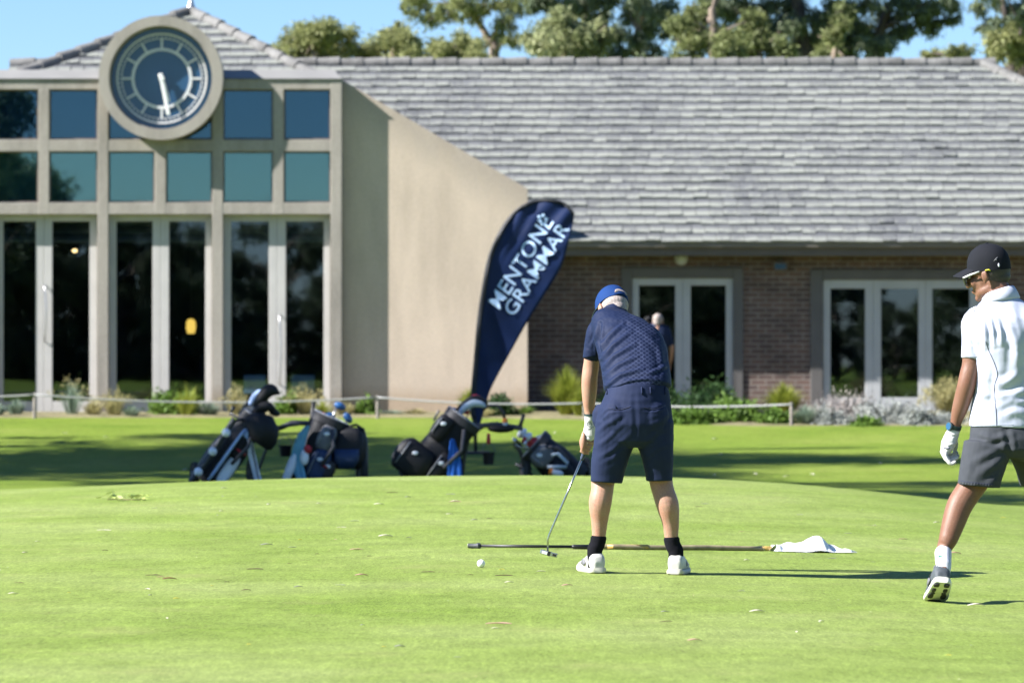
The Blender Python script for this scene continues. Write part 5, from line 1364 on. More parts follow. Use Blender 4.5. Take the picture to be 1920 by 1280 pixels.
# ground under the shoes
hl = ground_hit(1124,1076); hr_ = ground_hit(1264,1077)
zL = hl.z; zR = hr_.z
def at_ground(px, Y): x = (px-CXP)/F*Y; return Vector((x, Y, gz(x, Y)))
hL = at_ground(1123, GY+.0); hR = at_ground(1265, GY+.0)
M_head = frame(G(1147,580,.50), (-.46,.62,-.62), (0,.5,1))
body = head_mb(M_head, s=.96)
aL = hL+Vector((-.02,.06,.09)); aR = hR+Vector((.008,.06,.09))
body.limb([(aL-Vector((0,0,.05)),.030),(aL+Vector((0,0,.03)),.032),(G(1122,1009,.06),.0345),(G(1124,978,.055),.043),(G(1125,945,.045),.0585),(G(1129,920,.055),.058),(G(1131,900,.07),.062),(G(1140,860,.06),.072),(G(1158,790,.02),.085)],18,4)
body.limb([(aR-Vector((0,0,.05)),.030),(aR+Vector((0,0,.03)),.032),(G(1259.5,1011,.06),.0345),(G(1257.5,980,.055),.044),(G(1252,948,.045),.0585),(G(1244,922,.06),.058),(G(1239,900,.07),.061),(G(1236,860,.06),.072),(G(1222,790,.02),.085)],18,4)
body.sections([Gs(800,1190,52,.02,.11),Gs(735,1193,48,.03,.10,.3),Gs(690,1188,50,.12,.11,.6),Gs(645,1178,46,.27,.09,.7),Gs(622,1165,38,.35,.07,.75),Gs(602,1156,22,.43,.05,.8),Gs(588,1150,18,.47,.055,.8)],24,2.3)
body.limb([(G(1132,622,.38),.045),(G(1113,650,.38),.041),(G(1109,680,.395),.0415),(G(1107.5,692,.40),.0425),(G(1105.5,708,.40),.042),(G(1105,728,.41),.0415),(G(1104.5,750,.42),.035),(G(1105,768,.43),.027),(G(1105.5,779,.433),.0245),(G(1106,787,.438),.019)],18,4)
body.limb([(G(1226,640,.36),.055),(G(1222,690,.48),.048),(G(1208,735,.60),.042),(G(1165,785,.56),.036),(G(1122,818,.50),.027),(G(1112,826,.47),.026)],16,4)
body.ell(G(1101,707,.385),(.021,.022,.024))
# right hand below the left one on the grip
g0, g1 = G(1113,792,.455), G(1090.5,862,.475); gax = (g1-g0).normalized()
gu = Vector((1,0,0)); gu = (gu-gax*gu.dot(gax)).normalized(); gv = gax.cross(gu)
def gp(t, ang, r): return g0.lerp(g1, t)+(gu*math.cos(ang)+gv*math.sin(ang))*r
toward = math.atan2((Vector((0,-1,0))).dot(gv), (Vector((0,-1,0))).dot(gu))
def wrap_fingers(mb, t0, t1, a0, a1, r, rad, n=4):
    for i in range(n):
        t = t0+(t1-t0)*i/(n-1); L = (1.0,1.08,1.0,.82)[i]
        pts = []
        for k in range(7):
            q = k/6; pts.append((gp(t+.02*q, a0+(a1-a0)*q*L, r*(1.15-.12*q)), rad*(1.08-.25*q)*(1,1,.95,.85)[i]))
        mb.limb(pts, 10, 2)
body.sections([(gp(.42, toward+1.2, .045), gax*.030, gv*.016),(gp(.50, toward+.9, .036), gax*.042, gv*.020),(gp(.58, toward+.55, .030), gax*.040, gv*.018),(gp(.62, toward+.2, .027), gax*.030, gv*.013)],16,2.4)
wrap_fingers(body, .48, .78, toward+.7, toward-2.6, .0235, .0088)
body.limb([(gp(.45,toward+.9,.036),.012),(gp(.62,toward+.25,.026),.011),(gp(.80,toward+.1,.0225),.009)],10,3)
organic('body', body, M_skin_g, gol, .0052, 2)
# left hand in its glove
gl = MB()
gl.limb([(G(1106,778,.435),.029),(G(1106.5,786,.438),.030)],16,2)
gl.sections([(G(1106,780,.435),Vector((.024,0,-.004)),Vector((0,.027,0))),(G(1106.5,792,.442),Vector((.029,0,-.006)),Vector((0,.026,0))),(G(1107.5,805,.448),Vector((.031,0,-.008)),Vector((0,.028,0))),(G(1107,816,.452),Vector((.028,0,-.008)),Vector((0,.027,0))),(G(1106,823,.455),Vector((.021,0,-.006)),Vector((0,.022,0)))],18,2.4)
wrap_fingers(gl, .22, .50, toward+2.4, toward-.5, .0275, .0098)
gl.limb([(gp(.12,toward+1.5,.03),.013),(gp(.34,toward+2.2,.028),.0115),(gp(.5,toward+2.4,.025),.010)],10,3)
glo = organic('glove', gl, M_glove, gol, .0038, 2)
sf = Surf(glo)
ringp = [(1104.8+4.0*math.cos(a), 795+4.6*math.sin(a)) for a in [2*math.pi*k/12 for k in range(13)]]
mk = sf.line(ringp, .0011, 5, .0006, 2); q = sf.line([(1102,796),(1107.5,793.5)], .0009, 5, .0006); mk.add(q.v, q.f)
q = sf.line([(1101.5,805),(1106,803.5),(1113,799.5)], .0013, 5, .0006); mk.add(q.v, q.f); mk.build('printed_mark', M_strap_m, glo)
n = 24
def band(c, ax, r1, r2, w, th, name, m, parent):
    ax = Vector(ax).normalized(); u = Vector((1,0,0)); u = (u-ax*u.dot(ax)).normalized(); v = ax.cross(u)
    rg = lambda k, z: [c+ax*z+(u*math.cos(2*math.pi*j/n)*r1+v*math.sin(2*math.pi*j/n)*r2)*k for j in range(n)]
    k2 = 1+th/r1
    return MB().loft([rg(1,-w/2),rg(k2,-w/2),rg(k2,w/2),rg(1,w/2),rg(1,-w/2)],False).build(name, m, parent, sharp=40)
wb = band(G(1106,777.5,.434), (0,.05,-1), .0265,.0275,.010,.004,'wristband', M_strap_m, gol)
# shorts
sh = MB()
sh.sections([Gs(724,1196,56.5,.015,.126,.12),Gs(738,1195,60.5,.01,.135,.05),Gs(765,1191,68,.0,.145),Gs(795,1189,73,.005,.15),Gs(826,1189,75,.02,.135),Gs(838,1189,66,.03,.10)],32,2.0)
sh.ell(G(1160,780,-.055),(.088,.085,.11)).ell(G(1222,780,-.055),(.088,.085,.11))
sh.sections([Gs(790,1157,40,.01,.12),Gs(830,1152,39,.02,.115),Gs(862,1144,35,.035,.108),Gs(890,1139,31.5,.05,.100),Gs(904,1137,30,.055,.098,0,-.06)],26,2.3)
sh.sections([Gs(790,1223,40,.01,.12),Gs(830,1228,35,.02,.115),Gs(862,1233,29.5,.035,.105),Gs(888,1235.5,26,.05,.096),Gs(901,1236.5,25,.055,.094,0,.02)],26,2.3)
pk = [(1119,768),(1113,780),(1115,797)]
sh.sections([(G(1123,758,.06),Vector((.012,0,0)),Vector((0,.05,0))),(G(1119,772,.06),Vector((.022,0,0)),Vector((0,.06,0))),(G(1118,790,.06),Vector((.022,0,0)),Vector((0,.06,0))),(G(1122,806,.06),Vector((.012,0,0)),Vector((0,.05,0)))],14,2.2)
fl = [([(1117,838),(1140,822),(1172,790)],.0045,4),([(1117,812),(1135,797),(1165,778)],.005,4),([(1122,858),(1150,842),(1183,812)],.004,4),([(1128,870),(1150,858),(1176,836)],.0025,4),([(1126,785),(1140,770),(1180,766)],-.004,2.2),([(1205,768),(1228,768),(1246,762)],-.004,2.2),([(1190,742),(1192,790),(1190,826)],-.004,4),([(1210,830),(1230,812),(1254,800)],.004,4),([(1214,856),(1236,838),(1257,832)],.003,4),([(1216,800),(1240,788),(1256,770)],.003,4),([(1150,745),(1180,752),(1230,748)],.002,4),([(1166,900),(1155,860),(1150,820)],.003,6),([(1245,900),(1240,860),(1236,820)],.003,6)]
shorts = organic('shorts', sh, M_shorts_g, gol, .005, 7, folds_px([(a, b*.6, c) for a, b, c in fl], .0022, 9, 3))
sf = Surf(shorts)
mb = MB()
for px in (1203,1219,1138,1246):
    pts = [sf.hit(px+(y-726)*.06, y, .003) for y in (725.5,730,735,739)]; mb.tube(pts, .0042, 6)
mb.build('belt_loop', M_shorts_g, shorts, smooth=True)
for pts, nm in (([(1141,764),(1160,768),(1182,762)],'back_pocket'),([(1208,764),(1228,767),(1247,760)],'back_pocket')):
    sf.line(pts, .0022, 6, .0004).build(nm, M_piping, shorts)
# polo shirt
st = MB()
st.sections([Gs(732,1196,58,.02,.130,.25,.04),Gs(727,1196,63.5,.03,.140,.3,.04),Gs(718,1195,64,.055,.145,.4,.05),Gs(700,1193,64,.10,.142,.52,.05),Gs(672,1188,65,.17,.145,.66,.0),Gs(650,1184,67,.24,.145,.78,-.08),Gs(634,1179,69,.295,.140,.86,-.18),Gs(621,1172,66,.34,.122,.92,-.26),Gs(608,1162,50,.39,.092,.95,-.26),Gs(597,1155,32,.43,.07,.95,-.2),Gs(590,1151,22,.46,.058,.95,-.1)],36,2.25)
st.limb([(G(1142,610,.36),.066),(G(1124,618,.36),.062),(G(1116,640,.37),.056),(G(1111.5,664,.385),.0505)],22,4)
st.sections([(G(1112.5,655,.38),Vector((.052,0,.0)),Vector((0,.055,0))),(G(1110.5,669,.388),Vector((.0515,0,.006)),Vector((0,.054,0)))],22,2.2)
st.limb([(G(1208,640,.34),.072),(G(1229,658,.40),.066),(G(1230,694,.47),.054)],20,4)
fl = [([(1126,652),(1140,632),(1168,607)],.007,3.5),([(1127,672),(1148,648),(1182,622)],.006,3.5),([(1130,690),(1150,668),(1190,645)],.0065,3.5),([(1132,706),(1160,684),(1196,668)],.006,3.2),([(1136,722),(1165,702),(1206,690)],.006,3.2),([(1150,726),(1180,714),(1220,708)],.004,3),([(1124,668),(1122,640),(1126,606)],-.010,3),([(1236,640),(1240,670),(1246,712)],.004,5),([(1215,700),(1236,692),(1252,684)],.004,3.5),([(1200,618),(1222,636),(1240,660)],.004,5),([(1108,650),(1116,632),(1122,612)],.003,3),([(1150,598),(1176,600),(1200,612)],.003,4),([(1175,722),(1200,719),(1240,724)],.003,3)]
shirt = organic('polo_shirt', st, M_shirt_g, gol, .0045, 7, folds_px([(a, b*1.25, c) for a, b, c in fl], .003, 10, 5))
cb = MB()
M2 = M_head.to_3x3()
cc0 = G(1152,588,.455)
axn = Vector((-.12,.62,.78)).normalized(); u0 = Vector((1,0,0)); u0 = (u0-axn*u0.dot(axn)).normalized(); v0 = axn.cross(u0)
rg = lambda r, z: [cc0+axn*z+(u0*math.cos(2*math.pi*j/30)*r+v0*math.sin(2*math.pi*j/30)*r*1.02) for j in range(30)]
cb.loft([rg(.064,-.03),rg(.070,-.012),rg(.069,.012),rg(.066,.016),rg(.064,.010),rg(.062,-.03)],True).build('collar', M_shirt_g, shirt, smooth=True)
crown, vis = cap_mb(M_head, .96)
capo = crown.build('cap', M_cap_b, gol, smooth=True, recalc=True); vis.build('visor', M_cap_b, capo, smooth=True, recalc=True)
# the half-moon opening at the back of the cap with its strap
mb = MB(); mb.sections([(Vector((0,-.1125,.020)),Vector((.040,0,0)),Vector((0,.006,0))),(Vector((0,-.1115,.040)),Vector((.034,0,0)),Vector((0,.006,0))),(Vector((0,-.1045,.058)),Vector((.014,0,0)),Vector((0,.006,0)))],20,2.2)
mb.xf(M_head@Matrix.Scale(.96,4)).build('cap_opening', M_hair_g, capo, smooth=True)
mb = MB(); pts = [(.060*math.sin(a)*1.1, -.008-.1115*math.cos(a)*1.0, .014) for a in [R(-42+84*k/12) for k in range(13)]]
mb.tube(pts, .0065, 8).tube([(x, y, z+.012) for x, y, z in pts], .0045, 8).xf(M_head@Matrix.Scale(.96,4)).build('cap_strap', M_cap_b, capo, smooth=True)
hm = MB().ell((0,-.030,-.004),(.0765,.0825,.062),None,26,16).ell((0,-.045,-.045),(.055,.058,.045)); hm.xf(M_head@Matrix.Scale(.96,4))
organic('hair', hm, M_hair_g, gol, .006, 2, lambda co, no: vnoise(co, 90, .0007, 2))
mb = MB()
for s_ in (-1,1): mb.tube([(s_*.080,-.01,.004),(s_*.079,.05,.006),(s_*.070,.098,.004)],.003,6)
mb.tube([(-.070,.100,.004),(-.03,.114,.004),(.03,.114,.004),(.070,.100,.004)],.003,6); mb.xf(M_head@Matrix.Scale(.96,4))
go = mb.build('glasses', M_strap_m, gol, smooth=True)
mb = MB().ell((-.033,.112,-.012),(.026,.004,.02)).ell((.033,.112,-.012),(.026,.004,.02)).xf(M_head@Matrix.Scale(.96,4)); mb.build('lens', M_lens, go, smooth=True)
for s_ in (-1,1): MB().ell((s_*.031,.086,.002),(.012,.010,.009)).xf(M_head@Matrix.Scale(.96,4)).build('eye', M_eye, gol, smooth=True)
# socks and shoes
for a, top in ((aL, G(1122,1009,.06)), (aR, G(1259.5,1011,.06))):
    s_ = MB().limb([(a-Vector((0,0,.055)),.037),(a+Vector((0,0,.03)),.0395),(a.lerp(top,.6),.0395),(top+Vector((0,0,-.004)),.041)],20,4); so = organic('sock', s_, M_sock_b, gol, .004, 2)
    band(top, (0,0,1), .0375,.0375,.014,.0035,'cuff', M_sock_b, so)
shoe(gol, hL, (-.27,.96,0), (0,0,1), M_shoe_w, M_sole_w, .275)
shoe(gol, hR, (.15,.99,0), (0,0,1), M_shoe_w, M_sole_w, .275)
# putter in the hands
pt = empty('putter', g0, 'steel putter with dark grip held by the bent golfer, head just off the grass', 'putter')
MB().tube([g0-gax*.03, g0-gax*.02, g0.lerp(g1,.5), g1-gax*.01, g1],[.010,.0135,.0128,.0105,.008],14).build('grip', mat('grip_navy',(.03,.045,.085),.6,.1,20,.0006,300), pt, smooth=True)
hd = G(1025,1036,.50); kn_ = G(1029.5,1003,.487)
MB().tube([g1-gax*.02, g1.lerp(kn_,.5), kn_, G(1027,1012,.49), hd+Vector((.006,0,.012))],[.0062,.0056,.005,.005,.005],12).build('shaft', mat('putter_steel',(.42,.44,.40),.18,.06,8,metal=.95), pt, smooth=True)
hv = Vector((.095,.0,-.026)).normalized(); hw_ = Vector((0,1,.0)); hz_ = hv.cross(hw_); hz_ = -hz_ if hz_.z < 0 else hz_
def obox(mb, c, a, b, cz, la, lb, lc):
    for sa in (-1,1):
        pass
    q = [c+a*la*i+b*lb*j+cz*lc*k for k in (-1,1) for i, j in ((-1,-1),(1,-1),(1,1),(-1,1))]
    return mb.add(q, [(0,3,2,1),(4,5,6,7),(0,1,5,4),(1,2,6,5),(2,3,7,6),(3,0,4,7)])
hc = hd+hv*.012
ph = obox(MB(), hc, hv, hw_, hz_, .046, .014, .011).build('club_head', M_silver_m, pt, bevel=.003, recalc=True)
obox(MB(), hc-hv*.024-hw_*.0145, hv, hw_, hz_, .014, .0012, .0075).build('face_insert', M_lwhite, ph)
obox(MB(), hc-hw_*.014, hv, hw_, hz_, .007, .0022, .0125).build('hosel_block', M_stick_b, ph)
obox(MB(), hc+hv*.030-hw_*.0144, hv, hw_, hz_, .010, .0012, .006).build('cavity', M_stick_b, ph)

# --- the man walking at the right, head turned left
wb_ = ground_hit(1752,1128); WYm = wb_.y+.28
def Q(px, py, dy=0): return P(px, py, WYm+dy)
def Qs(py, cx, hw, dy, ry, yaw=0, tilt=0, roll=0):
    s_ = (WYm+dy)/F; ax = Vector((math.cos(yaw), math.sin(yaw), math.sin(roll)))*hw*s_; ay = Vector((-math.sin(yaw)*math.cos(tilt), math.cos(yaw)*math.cos(tilt), -math.sin(tilt)))*ry
    return (Q(cx,py,dy), ax, ay)
zc = float(terrain((1880-CXP)/F*WYm, WYm))+GREEN_T
man = empty('person', (Q(1880,800).x, WYm, zc), 'man in white polo, grey shorts and black cap walking off, looking left', 'person')
M_hw = frame(Q(1852,510,.03), (-.88,.42,-.27), (-.10,0,1)); HS = 1.0
body = head_mb(M_hw, s=HS)
toe = ground_hit(1752,1127); ffw = Vector((-.07,.91,-.40)).normalized(); fup = Vector((.05,.40,.90))
heel = toe-ffw*.235; heel.z += .002
ank = heel+ffw*.088+Vector((.018,.0,.100))
body.limb([(ank-Vector((0,.0,.04)),.024),(ank+Vector((.002,0,.01)),.028),(Q(1769,1033,-.13),.0335),(Q(1778,1010,-.11),.046),(Q(1788,979,-.09),.056),(Q(1799,948,-.07),.0625),(Q(1815,922,-.05),.064),(Q(1830,900,-.04),.066),(Q(1845,865,-.03),.078),(Q(1858,820,-.01),.088)],20,4)
rf = at_ground(2010, WYm+.42); raL = rf+Vector((0,.06,.09))
body.limb([(raL-Vector((0,0,.05)),.030),(raL+Vector((0,0,.04)),.034),(Q(1985,1010,.36),.045),(Q(1972,960,.31),.057),(Q(1962,920,.27),.060),(Q(1945,870,.15),.075),(Q(1918,820,.03),.088)],16,4)
body.sections([Qs(830,1888,58,0,.11),Qs(760,1887,52,0,.10),Qs(690,1889,52,0,.105),Qs(630,1889,58,-.01,.105),Qs(596,1888,58,-.01,.085),Qs(578,1882,40,.0,.07),Qs(562,1874,25,.01,.06),Qs(545,1867,22,.015,.058)],24,2.3)
body.limb([(Q(1836,598,0),.058),(Q(1824,640,.0),.050),(Q(1821.5,680,.0),.0445),(Q(1816,704,-.005),.0445),(Q(1812,722,-.005),.044),(Q(1806,745,.01),.0425),(Q(1799,768,.025),.038),(Q(1794,785,.035),.030),(Q(1790.5,799,.04),.0255),(Q(1787,812,.045),.026)],20,4)
body.limb([(Q(1944,600,0),.058),(Q(1957,650,-.02),.048),(Q(1964,705,-.02),.043),(Q(1972,750,.05),.036),(Q(1980,790,.12),.026)],16,4)
rw = Q(1982,800,.13)
body.sections([(rw,Vector((.018,.01,0)),Vector((0,.026,0))),(rw+Vector((.004,.01,-.05)),Vector((.017,.01,0)),Vector((0,.042,0))),(rw+Vector((.002,.015,-.10)),Vector((.014,.01,0)),Vector((0,.040,0)))],14,2.4)
for i in range(4):
    b0 = rw+Vector((0,-.018+.022*i,-.095)); body.limb([(b0,.0095),(b0+Vector((-.006,.006,-.035)),.009),(b0+Vector((-.022,.01,-.060+.006*abs(i-1))),.0075)],8,3)
body.limb([(rw+Vector((-.01,.03,-.03)),.012),(rw+Vector((-.025,.055,-.07)),.0095),(rw+Vector((-.03,.06,-.095)),.008)],8,3)
organic('body', body, M_skin_w, man, .0052, 2)
# glove on the hanging left hand
gl = MB()
gl.sections([(Q(1789,805,.045),Vector((.030,0,-.004)),Vector((0,.031,0))),(Q(1784,817,.05),Vector((.033,0,-.008)),Vector((0,.036,0))),(Q(1779,830,.05),Vector((.034,0,-.012)),Vector((0,.042,0))),(Q(1774,842,.05),Vector((.026,0,-.012)),Vector((0,.044,0))),(Q(1771,850,.05),Vector((.016,0,-.010)),Vector((0,.040,0)))],18,2.3)
for pts in ([(1768,842,.085),(1773,850,.09),(1783,853,.09),(1794,849,.09)],[(1767,846,.06),(1773,857,.062),(1784,858,.062),(1796,854,.062)],[(1769,850,.034),(1776,862,.032),(1786,862,.032),(1795,858,.032)],[(1772,853,.010),(1778,864,.006),(1784,869,.006),(1790,866,.006)]):
    gl.limb([(Q(a,b,c), r) for (a,b,c), r in zip(pts, (.0125,.0118,.0108,.0092))],10,4)
gl.limb([(Q(1787,818,.075),.015),(Q(1792,832,.09),.013),(Q(1790,845,.098),.0105)],10,3)
glo = organic('glove', gl, M_glove, man, .0036, 2, folds_px([([(1766,830),(1780,834),(1794,830)],.0016,1.6),([(1770,838),(1782,842),(1792,838)],.0014,1.5),([(1776,812),(1786,815),(1797,812)],.0014,1.6)], .0012, 40))
sf = Surf(glo)
mk = sf.line([(1768,826),(1773,829.5)], .002, 6, .0005); q = sf.line([(1769,839),(1776,840.5),(1781,840)], .0024, 6, .0005); mk.add(q.v, q.f)
q = sf.line([(1773,812),(1771.5,818)], .0016, 6, .0005); mk.add(q.v, q.f); q = sf.line([(1770.5,821),(1772,825)], .0016, 6, .0005); mk.add(q.v, q.f); mk.build('printed_mark', M_piping, glo)
wax = (Q(1797,775,.025)-Q(1789,803,.043)).normalized()
wt = band(Q(1790.3,799.5,.04), wax, .0285,.030,.020,.004,'watch', M_strap_m, man)
u_ = Vector((-.82,-.55,.05)).normalized(); wc = Q(1790.3,799.5,.04)+u_*.033
uu = Vector((0,0,1)); uu = (wax-u_*wax.dot(u_)).normalized(); vv = u_.cross(uu)
rg = lambda r, z: [wc+u_*z+(uu*math.cos(2*math.pi*j/24)+vv*math.sin(2*math.pi*j/24))*r for j in range(24)]
MB().loft([rg(.021,-.005),rg(.022,.0),rg(.021,.006),rg(.018,.007)]).build('watch_case', M_strap_m, wt, sharp=40)
MB().loft([rg(.0178,.0066),rg(.0172,.0082)]).build('dial', M_face_m, wt, sharp=40)
# shorts
sh = MB()
sh.sections([Qs(782,1886,62,0,.122),Qs(800,1886,66,0,.13),Qs(822,1887,69,-.005,.142),Qs(842,1888,71,-.005,.142),Qs(858,1890,62,0,.11)],32,2.4)
sh.ell(Q(1862,825,-.05),(.092,.09,.105)).ell(Q(1918,825,-.045),(.092,.09,.105))
sh.sections([Qs(825,1856,48,-.015,.125),Qs(850,1849.5,46,-.03,.122),Qs(875,1843,43.5,-.045,.116),Qs(897,1838,41,-.05,.11),Qs(911,1835.5,39.5,-.053,.107,0,0,-.09)],28,2.4)
sh.sections([Qs(820,1920,46,.02,.125),Qs(850,1932,42,.08,.12),Qs(880,1943,39,.15,.112),Qs(911,1951,38,.21,.106)],26,2.4)
fl = [([(1890,852),(1862,872),(1830,892)],.006,7),([(1893,830),(1860,850),(1815,868)],.004,6),([(1830,812),(1860,822),(1900,812)],.005,5),([(1840,826),(1866,832),(1898,824)],-.003,4),([(1886,805),(1892,830),(1894,858)],-.008,5),([(1812,850),(1818,880),(1812,900)],.003,5),([(1880,880),(1866,900),(1850,912)],.004,6)]
shorts = organic('shorts', sh, M_shorts_w, man, .005, 7, folds_px([(a, b*.8, c) for a, b, c in fl], .0025, 9, 8))
sf = Surf(shorts)
hb = sf.line([(1800,900.5),(1810,902.5),(1830,905),(1850,907),(1864,907.5)], .0013, 6, .0002); hb.build('hem_stitch', M_piping, shorts)
mb = MB()
for i in range(12):
    x = 1802+5.2*i; y = 902+i*.55; q = sf.line([(x,y),(x+.6,y+6)], .0022, 6, .0002, 2); mb.add(q.v, q.f)
mb.build('hem_pucker', M_shorts_w, shorts, smooth=True)
# white polo
st = MB()
st.sections([Qs(800,1884,67.5,0,.136,0,0,-.02),Qs(785,1884.5,66.5,0,.136),Qs(765,1886,64.5,0,.134),Qs(735,1888,61.5,.0,.130),Qs(700,1889,60,0,.130),Qs(668,1889.5,62,-.005,.133),Qs(640,1889,67,-.01,.134),Qs(615,1888.5,72,-.01,.126),Qs(596,1888,72,-.01,.110),Qs(582,1886,61,-.005,.094),Qs(570,1881,45,.0,.080),Qs(559,1876,32,.005,.070),Qs(551,1871,26,.01,.064)],40,2.35)
st.limb([(Q(1846,596,0),.066),(Q(1829,604,0),.064),(Q(1825,630,0),.058),(Q(1822.5,658,0),.050)],22,4)
st.sections([(Q(1823,648,0),Vector((.052,0,0)),Vector((0,.056,0))),(Q(1821.5,671.5,0),Vector((.0485,0,-.002)),Vector((0,.054,0)))],24,2.2)
st.limb([(Q(1932,596,0),.066),(Q(1950,606,0),.064),(Q(1956,636,-.01),.056),(Q(1959,664,-.015),.050)],20,4)
fl = [([(1843,598),(1848,622),(1851,650)],.006,3),([(1855,596),(1862,620),(1864,648)],.006,3),([(1870,600),(1876,622),(1876,645)],.005,3),([(1893,566),(1902,600),(1906,650),(1902,700)],.006,6),([(1884,590),(1896,622),(1904,650)],.005,4),([(1918,610),(1910,650),(1908,690),(1890,716)],.005,6),([(1868,722),(1890,714),(1918,700)],.005,5),([(1870,745),(1896,742),(1930,730)],.006,4.5),([(1873,760),(1900,752),(1930,752)],.005,4),([(1841,672),(1838,700),(1830,735),(1822,780)],-.006,5),([(1846,700),(1850,730),(1838,770)],.006,5),([(1842,690),(1856,708),(1868,716)],.005,4),([(1834,745),(1846,740),(1862,742)],.005,4),([(1838,668),(1838,640),(1834,606)],-.009,3),([(1812,620),(1820,640),(1822,664)],.003,3.5),([(1880,780),(1900,772),(1930,775)],.004,5)]
shirt = organic('polo_shirt', st, M_white_s, man, .0045, 6, folds_px([(a, b*.95, c*1.4) for a, b, c in fl], .0060, 6, 1))
sf = Surf(shirt)
pp = sf.line([(1826.5,586),(1829,578),(1838,567),(1850,557),(1858,552.5)], .0016, 6, .0005)
for pts in ([(1848.5,640),(1853,655),(1861,672),(1868.5,692),(1870,705),(1865,722),(1865.5,750),(1868,775),(1868.5,798)],):
    q = sf.line(pts, .0015, 6, .0005); pp.add(q.v, q.f)
pp.build('piping', M_piping, shirt, smooth=True)
q = sf.line([(1804,668),(1822,668.5),(1839,667.5)], .0011, 6, .0003); q.build('sleeve_hem', M_white_s, shirt, smooth=True)
q = sf.line([(1817,794),(1840,796),(1868,796.5),(1900,796)], .0011, 6, .0003); q.build('bottom_hem', M_white_s, shirt, smooth=True)
cax = Vector((-.16,.10,.98)).normalized(); c0 = Q(1874,552,.012); u0 = Vector((1,0,0)); u0 = (u0-cax*u0.dot(cax)).normalized(); v0 = cax.cross(u0)
def rg(r, z, fl=0): return [c0+cax*(z+fl*math.cos(2*math.pi*j/36))+(u0*math.cos(2*math.pi*j/36)*r*1.05+v0*math.sin(2*math.pi*j/36)*r) for j in range(36)]
MB().loft([rg(.086,-.036),rg(.091,-.030),rg(.083,-.004,.006),rg(.073,.018,.010),rg(.067,.022,.010),rg(.063,.016,.010),rg(.063,-.02)],True).build('collar', M_white_s, shirt, smooth=True)
M_cw = M_hw @ Matrix.Rotation(R(11), 4, 'X')
crown, vis = cap_mb(M_cw, HS*1.0)
capo = crown.build('cap', M_cap_k, man, smooth=True, recalc=True); vis.build('visor', M_cap_k, capo, smooth=True, recalc=True)
MB().ell((-.063,-.0795,.028),(.006,.004,.009)).xf(M_cw).build('cap_badge', M_lwhite, capo, smooth=True)
mb = MB().tube([(-.072,-.058,.048),(-.069,-.066,.056),(-.062,-.077,.066)],.0022,6).tube([(-.069,-.066,.056),(-.066,-.0745,.052)],.002,6); mb.xf(M_cw).build('cap_emblem', M_grey, capo, smooth=True)
pts = [(.060*math.sin(a)*1.4, -.008-.1095*math.cos(a), .012) for a in [R(-60+120*k/14) for k in range(15)]]
hm = MB().ell((0,-.030,-.002),(.0775,.0835,.060),None,26,16).ell((0,-.045,-.040),(.058,.060,.042)); hm.xf(M_hw)
organic('hair', hm, M_hair_d, man, .006, 2, lambda co, no: vnoise(co, 90, .0015, 4))
mb = MB()
for s_ in (-1,1): mb.tube([(s_*.082,.012,.008),(s_*.081,.055,.006),(s_*.071,.098,.002)],[.0035,.0045,.005],8)
mb.tube([(-.071,.100,.003),(-.04,.116,.005),(0,.120,.004),(.04,.116,.005),(.071,.100,.003)],.0042,8); mb.xf(M_hw); go = mb.build('sunglasses', M_frame_w, man, smooth=True)
mb = MB()
for s_ in (-1,1): mb.sections([(Vector((s_*.012,.116,-.012)),Vector((.002,.003,0)),Vector((0,0,.012))),(Vector((s_*.035,.116,-.015)),Vector((.002,.003,0)),Vector((0,0,.021))),(Vector((s_*.058,.108,-.013)),Vector((.002,.003,0)),Vector((0,0,.019))),(Vector((s_*.072,.094,-.008)),Vector((.002,.003,0)),Vector((0,0,.013)))],16,2.6)
mb.xf(M_hw).build('lens', M_lens, go, smooth=True)
mb = MB()
for s_ in (-1,1): mb.tube([(s_*.0835,-.018,.006),(s_*.083,-.034,.004),(s_*.082,-.042,-.002)],.003,6)
mb.xf(M_hw).build('temple_tip', M_yel, go, smooth=True)
for s_ in (-1,1): MB().ell((s_*.031,.086,.002),(.012,.010,.009)).xf(M_hw).build('eye', M_eye, man, smooth=True)
# socks and shoes
top = Q(1768.5,1036,-.13)
so = organic('sock', MB().limb([(ank-Vector((0,-.01,.045)),.030),(ank+Vector((.002,.0,.01)),.0355),(ank.lerp(top,.55),.0385),(top,.0405)],20,4), M_sock_w, man, .004, 2)
sf = Surf(so); q = MB(); a_ = sf.hit(1763.5,1043.5,.0012); obox(q, a_, Vector((1,0,-.1)).normalized(), Vector((0,1,0)), Vector((.1,0,1)).normalized(), .011, .0012, .0052); q.build('sock_badge', mat('badge_green',(.02,.25,.15),.6,0), so)
so2 = organic('sock', MB().limb([(raL-Vector((0,0,.055)),.036),(raL+Vector((0,0,.02)),.039),(raL+Vector((-.01,0,.09)),.0385)],18,4), M_sock_w, man, .005, 2)
sh1, Ms = shoe(man, heel, ffw, fup, M_shoe_d, M_sole_p)
mb = MB()                                              # black rubber pods under the raised sole
for x, y, w, l in ((-.024,.022,.014,.020),(.024,.022,.014,.020),(-.027,.085,.011,.022),(.027,.085,.011,.022),(-.030,.165,.014,.03),(.030,.165,.014,.03),(0,.235,.032,.022),(-.026,.125,.012,.010),(.026,.125,.012,.010)):
    toe_ = .018*max(0,(y-.2)/.09)**2
    mb.sections([(Vector((x,y,.001+toe_)),Vector((w,0,0)),Vector((0,l,0))),(Vector((x,y,-.005+toe_)),Vector((w*.9,0,0)),Vector((0,l*.9,0)))],14,3)
mb.xf(Ms).build('tread', M_rubber, sh1)
